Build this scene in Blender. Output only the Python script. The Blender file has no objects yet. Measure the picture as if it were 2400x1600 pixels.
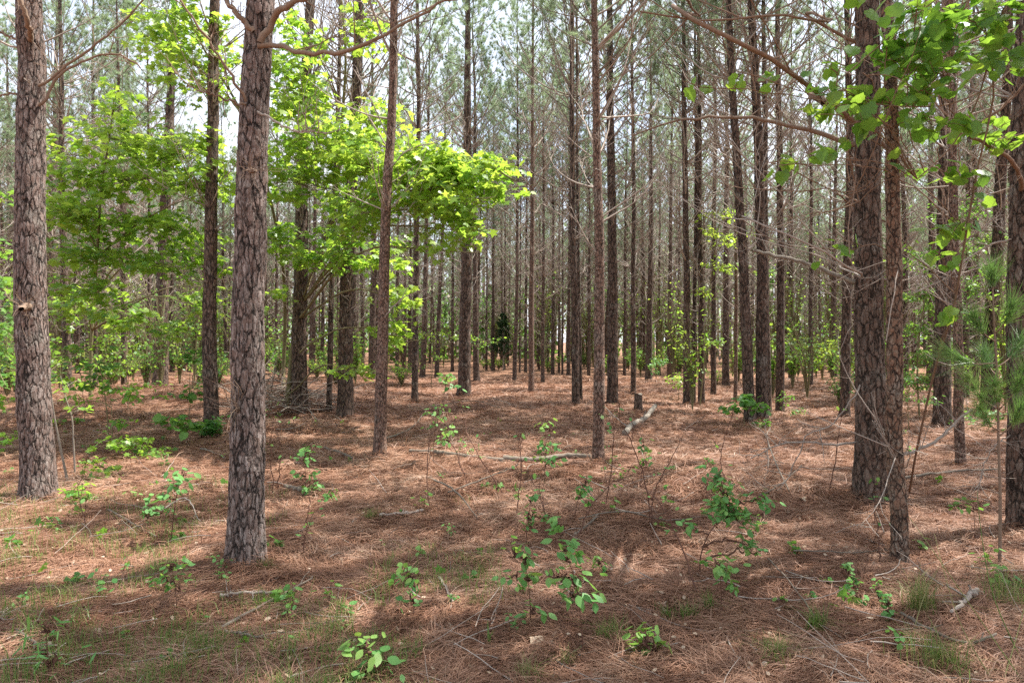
import bpy, math, random
import numpy as np
from mathutils import Vector, Matrix, Euler

scn = bpy.context.scene
COL = scn.collection
RAD = math.radians
rng = np.random.default_rng(7)

# ------------------------------------------------------------------ camera, sky, sun, exposure
CAMH = 1.6
FPX = 1600.0            # focal length in pixels of the 2400 px wide photograph (24 mm on full frame)
cam = bpy.data.cameras.new('camera'); cam.lens = 24; cam.sensor_width = 36
cam.clip_start = 0.05; cam.clip_end = 1500
camo = bpy.data.objects.new('camera', cam); COL.objects.link(camo)
camo.location = (0, 0, CAMH); camo.rotation_euler = (RAD(90), 0, 0)
scn.camera = camo

SUN_EL, SUN_AZ = 62.0, 66.0          # azimuth clockwise from +Y (the view direction)
world = bpy.data.worlds.new('World'); scn.world = world; world.use_nodes = True
wn = world.node_tree.nodes; wl = world.node_tree.links
sky = wn.new('ShaderNodeTexSky'); sky.sky_type = 'NISHITA'; sky.sun_disc = False
sky.sun_elevation = RAD(SUN_EL); sky.sun_rotation = RAD(SUN_AZ)
sky.air_density = 1.0; sky.dust_density = 2.5; sky.ozone_density = 1.0
# thin bright cloud veil over the blue
wtc = wn.new('ShaderNodeTexCoord'); wcl = wn.new('ShaderNodeTexNoise'); wcl.inputs['Scale'].default_value = 2.6; wcl.inputs['Detail'].default_value = 6
wl.new(wtc.outputs['Generated'], wcl.inputs['Vector'])
wrp = wn.new('ShaderNodeMapRange'); wrp.inputs[1].default_value = .36; wrp.inputs[2].default_value = .62; wrp.inputs[3].default_value = .35; wrp.inputs[4].default_value = .95
wl.new(wcl.outputs['Fac'], wrp.inputs[0])
wmx = wn.new('ShaderNodeMix'); wmx.data_type = 'RGBA'; wl.new(wrp.outputs[0], wmx.inputs[0]); wl.new(sky.outputs[0], wmx.inputs[6]); wmx.inputs[7].default_value = (4.2, 4.4, 4.7, 1)
wl.new(wmx.outputs[2], wn['Background'].inputs[0]); wn['Background'].inputs[1].default_value = 0.15
sun = bpy.data.lights.new('sun', 'SUN'); sun.energy = 5.0; sun.angle = RAD(0.53); sun.color = (1.0, 0.95, 0.87)
suno = bpy.data.objects.new('sun', sun); COL.objects.link(suno)
sd = Vector((math.sin(RAD(SUN_AZ))*math.cos(RAD(SUN_EL)), math.cos(RAD(SUN_AZ))*math.cos(RAD(SUN_EL)), math.sin(RAD(SUN_EL))))
suno.rotation_euler = sd.to_track_quat('Z', 'Y').to_euler(); suno.location = (0, 0, 40)
scn.view_settings.view_transform = 'Standard'; scn.view_settings.look = 'None'
scn.view_settings.exposure = 1.35; scn.view_settings.gamma = 1.0
scn.render.engine = 'CYCLES'
cy = scn.cycles
cy.max_bounces = 8; cy.diffuse_bounces = 4; cy.glossy_bounces = 2; cy.transmission_bounces = 5; cy.transparent_max_bounces = 4
cy.use_denoising = False
cy.sample_clamp_indirect = 6.0
scn.render.use_persistent_data = False

# ------------------------------------------------------------------ terrain
def _vn(x, y, s, seed):
    """smooth value noise"""
    x = np.asarray(x, float)/s + seed*17.13; y = np.asarray(y, float)/s + seed*5.71
    xi = np.floor(x); yi = np.floor(y); fx = x-xi; fy = y-yi
    fx = fx*fx*(3-2*fx); fy = fy*fy*(3-2*fy)
    def h(a, b):
        v = np.sin(a*127.1+b*311.7+seed*74.7)*43758.5453
        return v-np.floor(v)
    return (h(xi, yi)*(1-fx)+h(xi+1, yi)*fx)*(1-fy)+(h(xi, yi+1)*(1-fx)+h(xi+1, yi+1)*fx)*fy
MOUNDS = [(2.1, 7.2, .8, .24), (2.9, 7.9, .6, .14), (1.2, 6.2, .5, .10), (1.55, 8.6, .8, .12), (3.1, 7.0, .6, .10), (-5.6, 17.5, 2.6, .35), (-9.5, 16.5, 3.5, .45), (-4.0, 15.2, 1.2, .28),
          (3.4, 9.3, .8, .10), (2.2, 5.2, .7, .06), (-2.1, 5.4, .6, .05), (4.6, 7.9, .9, .12), (1.0, 15, 2.2, .10), (.2, 6.2, .5, .05), (-3.6, 11.5, 1.3, .12)]
def H(x, y):
    x = np.asarray(x, float); y = np.asarray(y, float)
    d = np.sqrt(x*x+y*y)
    z = (_vn(x, y, 2.7, 1)-.5)*.10 + (_vn(x, y, .9, 2)-.5)*.05 + (_vn(x, y, .36, 3)-.5)*.045+(_vn(x, y, .17, 4)-.5)*.028*np.clip(1.6-d*.08, 0, 1)
    z = z*np.clip(d/4, .4, 1.6)
    for mx, my, r, a in MOUNDS:
        z = z + a*np.exp(-((x-mx)**2+(y-my)**2)/(r*r))
    return z
def G(px, py):
    """where the ray through photograph pixel (px, py) meets the ground"""
    h = 0.0
    for _ in range(12):
        d = (CAMH-h)*FPX/max(py-800., 12.)
        x = (px-1200)/FPX*d
        h = .5*h+.5*float(H(x, d))
    return np.array([x, d, float(H(x, d))])
def P(px, py, d):
    return np.array([(px-1200)/FPX*d, d, CAMH+(800-py)/FPX*d])

# ------------------------------------------------------------------ mesh collector
class MB:
    def __init__(s): s.v = []; s.f = {}; s.n = 0; s.r = []
    def add(s, v, f, mat=0, rnd=None):
        v = np.asarray(v, np.float32).reshape(-1, 3); f = np.asarray(f, np.int64)
        s.v.append(v)
        s.r.append(np.zeros(len(v), np.float32) if rnd is None else np.broadcast_to(np.asarray(rnd, np.float32), (len(v),)))
        s.f.setdefault((f.shape[1], mat), []).append(f+s.n); s.n += len(v)
    def mesh(s, name, mats, smooth=True, at=None):
        me = bpy.data.meshes.new(name)
        V = np.concatenate(s.v).astype(np.float32); R = np.concatenate(s.r).astype(np.float32)
        if at is not None: V = V-np.asarray(at, np.float32)
        idx = []; tot = []; mi = []
        for (k, m), L in s.f.items():
            F = np.concatenate(L); idx.append(F.reshape(-1)); tot.append(np.full(len(F), k)); mi.append(np.full(len(F), m))
        idx = np.concatenate(idx).astype(np.int32); tot = np.concatenate(tot).astype(np.int32); mi = np.concatenate(mi).astype(np.int32)
        st = np.concatenate([[0], np.cumsum(tot)[:-1]]).astype(np.int32)
        me.vertices.add(len(V)); me.vertices.foreach_set('co', V.reshape(-1))
        me.loops.add(len(idx)); me.loops.foreach_set('vertex_index', idx)
        me.polygons.add(len(tot)); me.polygons.foreach_set('loop_start', st)
        me.polygons.foreach_set('material_index', mi)
        if smooth: me.polygons.foreach_set('use_smooth', np.ones(len(tot), bool))
        me.update(calc_edges=True)
        if not smooth: me.shade_flat()
        a = me.attributes.new('rnd', 'FLOAT', 'POINT'); a.data.foreach_set('value', R)
        for m in mats: me.materials.append(m)
        return me
def obj(name, me, parent=None, loc=None, rot=None):
    o = bpy.data.objects.new(name, me); COL.objects.link(o)
    if parent is not None: o.parent = parent
    if loc is not None: o.location = [float(c) for c in loc]
    if rot is not None: o.rotation_euler = rot
    return o
def tag(o, label=None, cat=None, group=None, kind=None):
    if label: o['label'] = label
    if cat: o['category'] = cat
    if group: o['group'] = group
    if kind: o['kind'] = kind
    return o
def thing(name, loc, label, cat, group=None, rz=0.):
    return tag(obj(name, None, None, loc, (0, 0, rz)), label, cat, group)

def tubes(pts, rad, k=4):
    """pts (N,S,3), rad (N,S) -> verts, quads"""
    pts = np.asarray(pts, float); rad = np.asarray(rad, float)
    N, S, _ = pts.shape
    t = np.gradient(pts, axis=1); t /= np.linalg.norm(t, axis=2, keepdims=True)+1e-9
    m = t.mean(axis=1); ref = np.where((np.abs(m[:, 2:3]) > .75), [[1., 0, 0]], [[0, 0, 1.]])
    u = np.cross(t, ref[:, None, :]); u /= np.linalg.norm(u, axis=2, keepdims=True)+1e-9
    w = np.cross(t, u)
    a = np.linspace(0, 2*np.pi, k, endpoint=False)
    V = pts[:, :, None, :]+rad[:, :, None, None]*(np.cos(a)[None, None, :, None]*u[:, :, None, :]+np.sin(a)[None, None, :, None]*w[:, :, None, :])
    i = np.arange(N)[:, None, None]*S*k; j = np.arange(S-1)[None, :, None]*k; q = np.arange(k)[None, None, :]; q2 = (q+1) % k
    F = np.stack([i+j+q, i+j+q2, i+j+k+q2, i+j+k+q], -1).reshape(-1, 4)
    return V.reshape(-1, 3), F
def grow(r, p0, d0, L, S, wig=.1, bend=(0, 0, 0)):
    """N wandering twigs: p0 (N,3), d0 (N,3), L (N,)"""
    N = len(p0); d = d0/(np.linalg.norm(d0, axis=1, keepdims=True)+1e-9)
    st = (np.asarray(L)/(S-1))[:, None]; out = [np.array(p0, float)]; b = np.asarray(bend, float)
    if b.ndim == 1: b = b[None]
    for i in range(S-1):
        d = d+b/(S-1)+r.normal(0, wig, (N, 3)); d /= np.linalg.norm(d, axis=1, keepdims=True)
        out.append(out[-1]+d*st)
    return np.stack(out, 1)
def along(pts, t):
    """points and directions at fractions t (N,M) of curves pts (N,S,3)"""
    N, S, _ = pts.shape; x = np.clip(t, 0, .999)*(S-1); i = x.astype(int); f = (x-i)[..., None]
    n = np.arange(N)[:, None]
    a = pts[n, i]; b = pts[n, i+1]
    return a*(1-f)+b*f, (b-a)/(np.linalg.norm(b-a, axis=-1, keepdims=True)+1e-9)
def rnd_dirs(r, n):
    v = r.normal(0, 1, (n, 3)); return v/np.linalg.norm(v, axis=1, keepdims=True)

def needles(mb, r, p, d, n, L, w, spread, mat=0, rn=None):
    """tufts: n straight blades from each point p along d"""
    N = len(p)
    pp = np.repeat(p, n, 0)+r.normal(0, .012, (N*n, 3)); dd = np.repeat(d, n, 0)*1.0+rnd_dirs(r, N*n)*spread
    dd /= np.linalg.norm(dd, axis=1, keepdims=True)
    ll = L*r.uniform(.7, 1.15, (N*n, 1))
    s = np.cross(dd, rnd_dirs(r, N*n)); s /= np.linalg.norm(s, axis=1, keepdims=True)+1e-9
    tip = pp+dd*ll+np.array([0, 0, -1.])*ll*.12
    V = np.stack([pp-s*w*.5, pp+s*w*.5, tip], 1).reshape(-1, 3)
    F = np.arange(N*n*3).reshape(-1, 3)
    q = np.repeat(np.repeat(r.uniform(0, 1, N) if rn is None else rn, n), 3)
    mb.add(V, F, mat, q)

# leaf outlines: fans of triangles round a centre, in the xy plane, stalk at the origin, tip along +x
def leaf_shape(kind):
    if kind == 'star':
        A = [(0, 0), (.10, -.20), (.02, -.48), (.36, -.28), (.55, -.52), (.62, -.20), (1.0, 0), (.62, .20), (.55, .52), (.36, .28), (.02, .48), (.10, .20)]
        c = (.36, 0)
    elif kind == 'grape':
        A = [(0, 0), (-.12, -.25), (.02, -.47), (.22, -.44), (.34, -.53), (.52, -.40), (.66, -.38), (.76, -.2), (1., 0), (.76, .2), (.66, .38), (.52, .40), (.34, .53), (.22, .44), (.02, .47), (-.12, .25)]
        c = (.38, 0)
    elif kind == 'strap':
        A = [(0, 0), (.3, -.07), (.7, -.06), (1, 0), (.7, .06), (.3, .07)]; c = (.5, 0)
    else:
        A = [(0, 0), (.18, -.2), (.42, -.29), (.68, -.23), (.86, -.1), (1, 0), (.86, .1), (.68, .23), (.42, .29), (.18, .2)]
        c = (.45, 0)
    v = np.array([c+(0,)]+[a+(0,) for a in A], float)
    v[:, 2] = -.22*np.abs(v[:, 1])**1.3*np.sign(1)-.16*v[:, 0]**2+.04
    v[0, 2] -= .03
    n = len(A); f = np.array([(0, 1+i, 1+(i+1) % n) for i in range(n)])
    return v, f
LEAF = {k: leaf_shape(k) for k in ('star', 'grape', 'ovate', 'strap')}
def leaves(mb, r, p, size, kind='star', tilt=.45, yaw=None, mat=0, rn=None, pitch=None):
    N = len(p); v, f = LEAF[kind]
    yaw = r.uniform(0, 2*np.pi, N) if yaw is None else yaw
    pi = r.normal(-.25, tilt, N) if pitch is None else pitch
    ro = r.normal(0, tilt, N)
    cy_, sy = np.cos(yaw), np.sin(yaw); cp, sp = np.cos(pi), np.sin(pi)
    X = np.stack([cy_*cp, sy*cp, sp], 1)
    Y0 = np.stack([-sy, cy_, np.zeros(N)], 1); Z0 = np.cross(X, Y0)
    Y = Y0*np.cos(ro)[:, None]+Z0*np.sin(ro)[:, None]; Z = np.cross(X, Y)
    s = (size*r.uniform(.65, 1.2, N))[:, None, None]
    V = p[:, None, :]+s*(v[None, :, 0:1]*X[:, None]+v[None, :, 1:2]*Y[:, None]*1.05+v[None, :, 2:3]*Z[:, None])
    F = (np.arange(N)[:, None, None]*len(v)+f[None]).reshape(-1, 3)
    q = r.uniform(0, 1, N) if rn is None else rn
    mb.add(V.reshape(-1, 3), F, mat, np.repeat(q, len(v)))

# ------------------------------------------------------------------ materials
def newmat(name):
    m = bpy.data.materials.new(name); m.use_nodes = True; nt = m.node_tree
    b = nt.nodes['Principled BSDF']; b.inputs['Specular IOR Level'].default_value = .3
    return m, nt, b
def node(nt, t, **kw):
    n = nt.nodes.new(t)
    for k, v in kw.items():
        if k.startswith('i_'): n.inputs[k[2:].replace('_', ' ')].default_value = v
        else: setattr(n, k, v)
    return n
def ramp(nt, stops, interp='LINEAR'):
    n = nt.nodes.new('ShaderNodeValToRGB'); cr = n.color_ramp; cr.interpolation = interp
    while len(cr.elements) < len(stops): cr.elements.new(.5)
    for e, (p, c) in zip(cr.elements, stops):
        e.position = p; e.color = (c[0], c[1], c[2], 1) if not isinstance(c, (int, float)) else (c, c, c, 1)
    return n
def math_(nt, op, a, b=None, clamp=False):
    n = nt.nodes.new('ShaderNodeMath'); n.operation = op; n.use_clamp = clamp
    for i, x in enumerate((a, b)):
        if x is None: continue
        if isinstance(x, (int, float)): n.inputs[i].default_value = x
        else: nt.links.new(x, n.inputs[i])
    return n.outputs[0]
def mixc(nt, f, a, b, mode='MIX'):
    n = nt.nodes.new('ShaderNodeMix'); n.data_type = 'RGBA'; n.blend_type = mode
    for s, x in ((0, f), (6, a), (7, b)):
        if isinstance(x, (int, float)): n.inputs[s].default_value = x
        elif isinstance(x, tuple): n.inputs[s].default_value = (*x, 1) if len(x) == 3 else x
        else: nt.links.new(x, n.inputs[s])
    return n.outputs[2]

def bark(name, plate_a, plate_b, fissure, red, scale=16., stretch=.36, disp=.0, bump=.6, redamt=.4):
    m, nt, b = newmat(name); L = nt.links
    tc = node(nt, 'ShaderNodeTexCoord'); oi = node(nt, 'ShaderNodeObjectInfo')
    mp = node(nt, 'ShaderNodeMapping'); mp.inputs['Scale'].default_value = (1, 1, stretch)
    off = node(nt, 'ShaderNodeVectorMath', operation='ADD')
    L.new(tc.outputs['Object'], off.inputs[0])
    cmb = node(nt, 'ShaderNodeCombineXYZ'); L.new(math_(nt, 'MULTIPLY', oi.outputs['Random'], 37.), cmb.inputs[2]); L.new(math_(nt, 'MULTIPLY', oi.outputs['Random'], 11.), cmb.inputs[0])
    L.new(cmb.outputs[0], off.inputs[1]); L.new(off.outputs[0], mp.inputs[0])
    nz = node(nt, 'ShaderNodeTexNoise', i_Scale=scale*.55, i_Detail=5., i_Roughness=.68); L.new(mp.outputs[0], nz.inputs['Vector'])
    wob = node(nt, 'ShaderNodeVectorMath', operation='MULTIPLY_ADD'); L.new(nz.outputs['Color'], wob.inputs[0]); wob.inputs[1].default_value = (1.9/scale, 1.9/scale, 1.9/scale); L.new(mp.outputs[0], wob.inputs[2])
    vo = node(nt, 'ShaderNodeTexVoronoi', feature='DISTANCE_TO_EDGE', i_Scale=scale); L.new(wob.outputs[0], vo.inputs['Vector'])
    vc = node(nt, 'ShaderNodeTexVoronoi', feature='F1', i_Scale=scale*2.2); L.new(wob.outputs[0], vc.inputs['Vector'])
    ve = node(nt, 'ShaderNodeTexVoronoi', feature='DISTANCE_TO_EDGE', i_Scale=scale*2.2); L.new(wob.outputs[0], ve.inputs['Vector'])
    big = ramp(nt, [(.0, 0.), (.05, .35), (.13, 1.)])
    brk = node(nt, 'ShaderNodeTexNoise', i_Scale=scale*.9, i_Detail=2.); L.new(mp.outputs[0], brk.inputs['Vector'])
    L.new(math_(nt, 'ADD', vo.outputs['Distance'], math_(nt, 'MULTIPLY', math_(nt, 'SUBTRACT', brk.outputs['Fac'], .52), .30)), big.inputs[0])
    sm = ramp(nt, [(.0, 0.), (.10, 1.)]); L.new(ve.outputs['Distance'], sm.inputs[0])
    fine = node(nt, 'ShaderNodeTexNoise', i_Scale=scale*9, i_Detail=4.); L.new(wob.outputs[0], fine.inputs['Vector'])
    sep = node(nt, 'ShaderNodeSeparateColor'); L.new(vc.outputs['Color'], sep.inputs[0])
    # colour of each flake
    pl = mixc(nt, sep.outputs[0], plate_a, plate_b)
    rd = ramp(nt, [(.55, 0.), (.7, 1.)]); L.new(sep.outputs[1], rd.inputs[0])
    pl = mixc(nt, math_(nt, 'MULTIPLY', rd.outputs[0], redamt), pl, red)
    li = node(nt, 'ShaderNodeTexNoise', i_Scale=5., i_Detail=6.); L.new(off.outputs[0], li.inputs['Vector'])
    lic = ramp(nt, [(.55, 0.), (.72, .5)]); L.new(li.outputs['Fac'], lic.inputs[0])
    pl = mixc(nt, lic.outputs[0], pl, (.33, .33, .29))
    fm = node(nt, 'ShaderNodeMapRange', i_From_Min=.3, i_From_Max=.7, i_To_Min=.62, i_To_Max=1.25); L.new(fine.outputs['Fac'], fm.inputs[0])
    pl = mixc(nt, 1., pl, fm.outputs[0], 'MULTIPLY')
    pl = mixc(nt, math_(nt, 'SUBTRACT', 1., math_(nt, 'MULTIPLY', sm.outputs[0], 1.)), pl, mixc(nt, .5, red, fissure))
    col = mixc(nt, big.outputs[0], fissure, pl)
    L.new(col, b.inputs['Base Color']); b.inputs['Roughness'].default_value = .9
    h = math_(nt, 'ADD', math_(nt, 'MULTIPLY', big.outputs[0], .62), math_(nt, 'ADD', math_(nt, 'MULTIPLY', sep.outputs[2], math_(nt, 'MULTIPLY', sm.outputs[0], .28)), math_(nt, 'MULTIPLY', fine.outputs['Fac'], .12)))
    if disp:
        dn = node(nt, 'ShaderNodeDisplacement', i_Midlevel=.6, i_Scale=disp); L.new(h, dn.inputs['Height'])
        L.new(dn.outputs[0], nt.nodes['Material Output'].inputs['Displacement'])
        m.displacement_method = 'BOTH'
    else:
        bp = node(nt, 'ShaderNodeBump', i_Strength=bump, i_Distance=.02); L.new(h, bp.inputs['Height']); L.new(bp.outputs[0], b.inputs['Normal'])
    return m
M = {}
M['bark_near'] = bark('bark_near', (.33, .275, .25), (.15, .115, .10), (.014, .010, .008), (.18, .10, .075), 25., .29, disp=.012)
M['bark_big'] = bark('bark_big', (.20, .155, .125), (.115, .085, .07), (.022, .015, .011), (.17, .09, .06), 20., .34, disp=.014)
M['bark_red'] = bark('bark_red', (.27, .20, .15), (.17, .115, .08), (.03, .018, .013), (.23, .11, .065), 26., .5, disp=.009, redamt=.6)
M['bark'] = bark('bark', (.21, .155, .125), (.115, .08, .063), (.025, .017, .013), (.14, .07, .045), 19., .33, bump=.9)
M['bark_thin'] = bark('bark_thin', (.34, .25, .20), (.20, .13, .10), (.045, .028, .02), (.24, .11, .07), 34., .45, bump=.7)

def wood(name, a, b_, scale=30., rough=.85, rl=0.):
    m, nt, b = newmat(name); L = nt.links
    at = node(nt, 'ShaderNodeAttribute', attribute_name='rnd')
    g = node(nt, 'ShaderNodeNewGeometry')
    nz = node(nt, 'ShaderNodeTexNoise', i_Scale=scale, i_Detail=3.); L.new(g.outputs['Position'], nz.inputs['Vector'])
    f = math_(nt, 'ADD', math_(nt, 'MULTIPLY', at.outputs['Fac'], .6), math_(nt, 'SUBTRACT', nz.outputs['Fac'], .3), True)
    L.new(mixc(nt, f, a, b_), b.inputs['Base Color']); b.inputs['Roughness'].default_value = rough
    bp = node(nt, 'ShaderNodeBump', i_Strength=.5, i_Distance=.004); L.new(nz.outputs['Fac'], bp.inputs['Height']); L.new(bp.outputs[0], b.inputs['Normal'])
    return m
M['twig'] = wood('dead_twig', (.21, .165, .135), (.42, .36, .31))
M['limb'] = wood('live_limb', (.15, .10, .07), (.30, .21, .15), 40.)
M['limb_red'] = wood('reddish_limb', (.13, .08, .05), (.27, .175, .12), 40.)
M['fine_twig'] = wood('fine_twig', (.13, .11, .09), (.25, .21, .17), 40.)
M['stem'] = wood('green_stem', (.10, .09, .04), (.26, .22, .12), 20.)
M['briar'] = wood('briar_stem', (.07, .03, .022), (.16, .08, .05), 20.)
M['grey_wood'] = wood('grey_wood', (.10, .08, .062), (.23, .19, .15), 14.)
M['pale_bark'] = wood('pale_bark', (.13, .11, .09), (.34, .295, .24), 18.)

def foliage(name, cols, trans, tf=.5, rough=.5, spec=.3):
    m, nt, b = newmat(name); L = nt.links
    at = node(nt, 'ShaderNodeAttribute', attribute_name='rnd')
    oi = node(nt, 'ShaderNodeObjectInfo')
    n = len(cols)
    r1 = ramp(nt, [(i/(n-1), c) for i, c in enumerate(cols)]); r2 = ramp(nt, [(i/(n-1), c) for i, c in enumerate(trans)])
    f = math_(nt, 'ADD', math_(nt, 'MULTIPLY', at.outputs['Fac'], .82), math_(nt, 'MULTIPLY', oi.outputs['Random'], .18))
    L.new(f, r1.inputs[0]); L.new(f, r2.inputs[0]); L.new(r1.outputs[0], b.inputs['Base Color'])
    b.inputs['Roughness'].default_value = rough; b.inputs['Specular IOR Level'].default_value = spec
    tr = node(nt, 'ShaderNodeBsdfTranslucent'); L.new(r2.outputs[0], tr.inputs[0])
    mx = node(nt, 'ShaderNodeMixShader'); mx.inputs[0].default_value = tf
    L.new(b.outputs[0], mx.inputs[1]); L.new(tr.outputs[0], mx.inputs[2]); L.new(mx.outputs[0], nt.nodes['Material Output'].inputs[0])
    return m
M['needle'] = foliage('pine_needles', [(.15, .21, .12), (.21, .29, .18), (.27, .34, .21)], [(.24, .34, .17), (.34, .45, .25), (.42, .52, .28)], .5, .3, .6)
M['needle_near'] = foliage('young_pine_needles', [(.09, .18, .05), (.14, .26, .08), (.24, .32, .12)], [(.14, .28, .06), (.22, .38, .08), (.3, .4, .12)], .4, .35, .5)
M['gum'] = foliage('bright_leaves', [(.06, .16, .03), (.11, .24, .04), (.17, .30, .045), (.24, .34, .06)], [(.16, .40, .05), (.30, .56, .06), (.44, .66, .07), (.56, .70, .09)], .5, .38, .35)
M['leaf'] = foliage('green_leaves', [(.05, .15, .03), (.09, .22, .045), (.15, .28, .06)], [(.12, .32, .05), (.22, .44, .06), (.34, .54, .07)], .42, .45, .35)
M['grape'] = foliage('grape_leaves', [(.06, .17, .03), (.09, .22, .04), (.16, .28, .05)], [(.18, .38, .04), (.28, .50, .05), (.44, .60, .06)], .5, .4, .4)
M['herb'] = foliage('herb_leaves', [(.08, .22, .06), (.13, .30, .085), (.24, .38, .09)], [(.14, .36, .07), (.24, .46, .08), (.38, .54, .08)], .35, .5, .3)
M['cedar'] = foliage('cedar_foliage', [(.025, .06, .02), (.04, .09, .03)], [(.03, .08, .02), (.05, .1, .03)], .25, .6, .2)
M['grass'] = foliage('grass_blades', [(.08, .15, .03), (.14, .22, .05), (.34, .30, .14)], [(.12, .22, .04), (.2, .32, .06), (.4, .36, .15)], .4, .5, .3)
M['straw'] = foliage('pine_straw', [(.105, .048, .029), (.225, .108, .065), (.36, .205, .132), (.48, .36, .27)], [(.14, .07, .04), (.24, .12, .07), (.36, .21, .13), (.44, .32, .22)], .18, .55, .35)
M['dry_leaf'] = foliage('dry_leaf', [(.42, .30, .20), (.62, .50, .38)], [(.4, .28, .18), (.5, .38, .26)], .2, .7, .2)

# ground under the straw
m, nt, b = newmat('forest_floor'); L = nt.links
g = node(nt, 'ShaderNodeNewGeometry')
w1 = node(nt, 'ShaderNodeTexNoise', i_Scale=.55, i_Detail=4.); L.new(g.outputs['Position'], w1.inputs['Vector'])
dist = node(nt, 'ShaderNodeVectorMath', operation='MULTIPLY_ADD'); n2 = node(nt, 'ShaderNodeTexNoise', i_Scale=2.2, i_Detail=2.); L.new(g.outputs['Position'], n2.inputs['Vector'])
L.new(n2.outputs['Color'], dist.inputs[0]); dist.inputs[1].default_value = (.9, .9, 0); L.new(g.outputs['Position'], dist.inputs[2])
sts = []
for ang in (.3, 1.25, 2.3):
    mp = node(nt, 'ShaderNodeMapping'); mp.inputs['Rotation'].default_value = (0, 0, ang); mp.inputs['Scale'].default_value = (7, 150, 1); L.new(dist.outputs[0], mp.inputs[0])
    q = node(nt, 'ShaderNodeTexNoise', i_Scale=1., i_Detail=2.); L.new(mp.outputs[0], q.inputs['Vector']); sts.append(q.outputs['Fac'])
s = math_(nt, 'MAXIMUM', math_(nt, 'MAXIMUM', sts[0], sts[1]), sts[2])
cr = ramp(nt, [(.38, (.11, .056, .035)), (.54, (.22, .115, .07)), (.68, (.37, .22, .145)), (.78, (.48, .36, .27))]); L.new(s, cr.inputs[0])
cg = ramp(nt, [(.35, (.74, .70, .66)), (.65, (1.1, 1.05, 1.0))]); L.new(w1.outputs['Fac'], cg.inputs[0])
L.new(mixc(nt, 1., cr.outputs[0], cg.outputs[0], 'MULTIPLY'), b.inputs['Base Color']); b.inputs['Roughness'].default_value = .95
bp = node(nt, 'ShaderNodeBump', i_Strength=.8, i_Distance=.02); L.new(s, bp.inputs['Height']); L.new(bp.outputs[0], b.inputs['Normal'])
M['floor'] = m
# ------------------------------------------------------------------ the ground: one sheet to the horizon
def build_ground():
    rr = np.concatenate([[.02], np.geomspace(.4, 900, 430)])
    a = np.concatenate([np.linspace(-55, 55, 320), np.linspace(57, 303, 90)])*np.pi/180
    R, A = np.meshgrid(rr, a, indexing='ij'); x = R*np.sin(A); y = R*np.cos(A)
    z = H(x, y)*np.clip((140-R)/60, 0, 1)
    n = len(a); i = np.arange(len(rr)-1)[:, None]*n; j = np.arange(n)[None]; j2 = (j+1) % n
    F = np.stack([i+j, i+n+j, i+n+j2, i+j2], -1).reshape(-1, 4)
    mb = MB(); mb.add(np.stack([x, y, z], -1).reshape(-1, 3), F[:, ::-1])
    tag(obj('forest_floor', mb.mesh('forest_floor', [M['floor']])), kind='structure')
build_ground()

def build_straw():
    r = np.random.default_rng(11); N = 640000
    u = r.uniform(0, 1, N); d = 2.3*(30/2.3)**(u**.92)
    th = r.uniform(-.86, .86, N); x = np.tan(np.clip(th, -.86, .86)*.86)*d*1.0; y = d
    g1 = _vn(x, y, .55, 21); g2 = _vn(x, y, 1.7, 22)
    keep = r.uniform(0, 1, N) < (.50+.75*g1)
    x, y, d, g1, g2 = x[keep], y[keep], d[keep], g1[keep], g2[keep]; N = len(x)
    ang = g1*6.+_vn(x, y, .25, 23)*3+r.normal(0, 1.0, N)
    L = r.uniform(.10, .21, N); w = np.maximum(.0017, d*.00040)*r.uniform(.7, 1.4, N)*1.7
    L = L*np.clip(1+(d-6)*.03, 1, 1.5)
    tl = r.normal(0, .16, N)+np.where(r.uniform(0, 1, N) < .05, r.uniform(.2, .9, N), 0); k = r.normal(0, .45, N)
    z0 = H(x, y)+r.uniform(-.002, .020, N)*(.3+g2)+.018*_vn(x, y, .13, 24)
    heap = np.zeros(N)
    for bx_, by_, br in BASES:
        q_ = np.sqrt((x-bx_)**2+(y-by_)**2); heap = np.maximum(heap, (.035+.25*br)*np.exp(-(np.clip(q_-br, 0, None)/(.06+.45*br))**1.3))
    z0 = z0+heap*r.uniform(.5, 1, N)
    P0 = np.stack([x, y, z0], 1)
    def stp(an, f): return np.stack([np.cos(an)*np.cos(tl), np.sin(an)*np.cos(tl), np.sin(tl)*f], 1)
    a0 = stp(ang-k*.5, 1.); a1 = stp(ang+k*.5, .2)
    P1 = P0+a0*(L*.5)[:, None]; P2 = P1+a1*(L*.5)[:, None]
    for Q in (P1, P2):
        gz = H(Q[:, 0], Q[:, 1]); Q[:, 2] = np.maximum(Q[:, 2], gz+.002+heap*.3)
        Q[:, 2] = np.where(tl < .15, np.minimum(Q[:, 2], gz+.045+heap), Q[:, 2])
    s = np.stack([-np.sin(ang), np.cos(ang), r.normal(0, .5, N)], 1); s /= np.linalg.norm(s, axis=1, keepdims=True); s *= (w*.5)[:, None]
    V = np.stack([P0-s, P0+s, P1-s, P1+s, P2-s*.4, P2+s*.4], 1)
    f = np.array([[0, 1, 3, 2], [2, 3, 5, 4]]); F = (np.arange(N)[:, None, None]*6+f).reshape(-1, 4)
    gs = _vn(x, y, .13, 24)*.6+_vn(x, y, .42, 25)*.4
    c = np.clip(r.beta(2.4, 2.6, N)*.62+(g2-.5)*.2+(gs-.5)*.85+.17, 0, 1)
    mb = MB(); mb.add(V.reshape(-1, 3), F, 0, np.repeat(c, 6))
    tag(obj('pine_straw', mb.mesh('pine_straw', [M['straw']], smooth=True)), kind='stuff')

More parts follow.
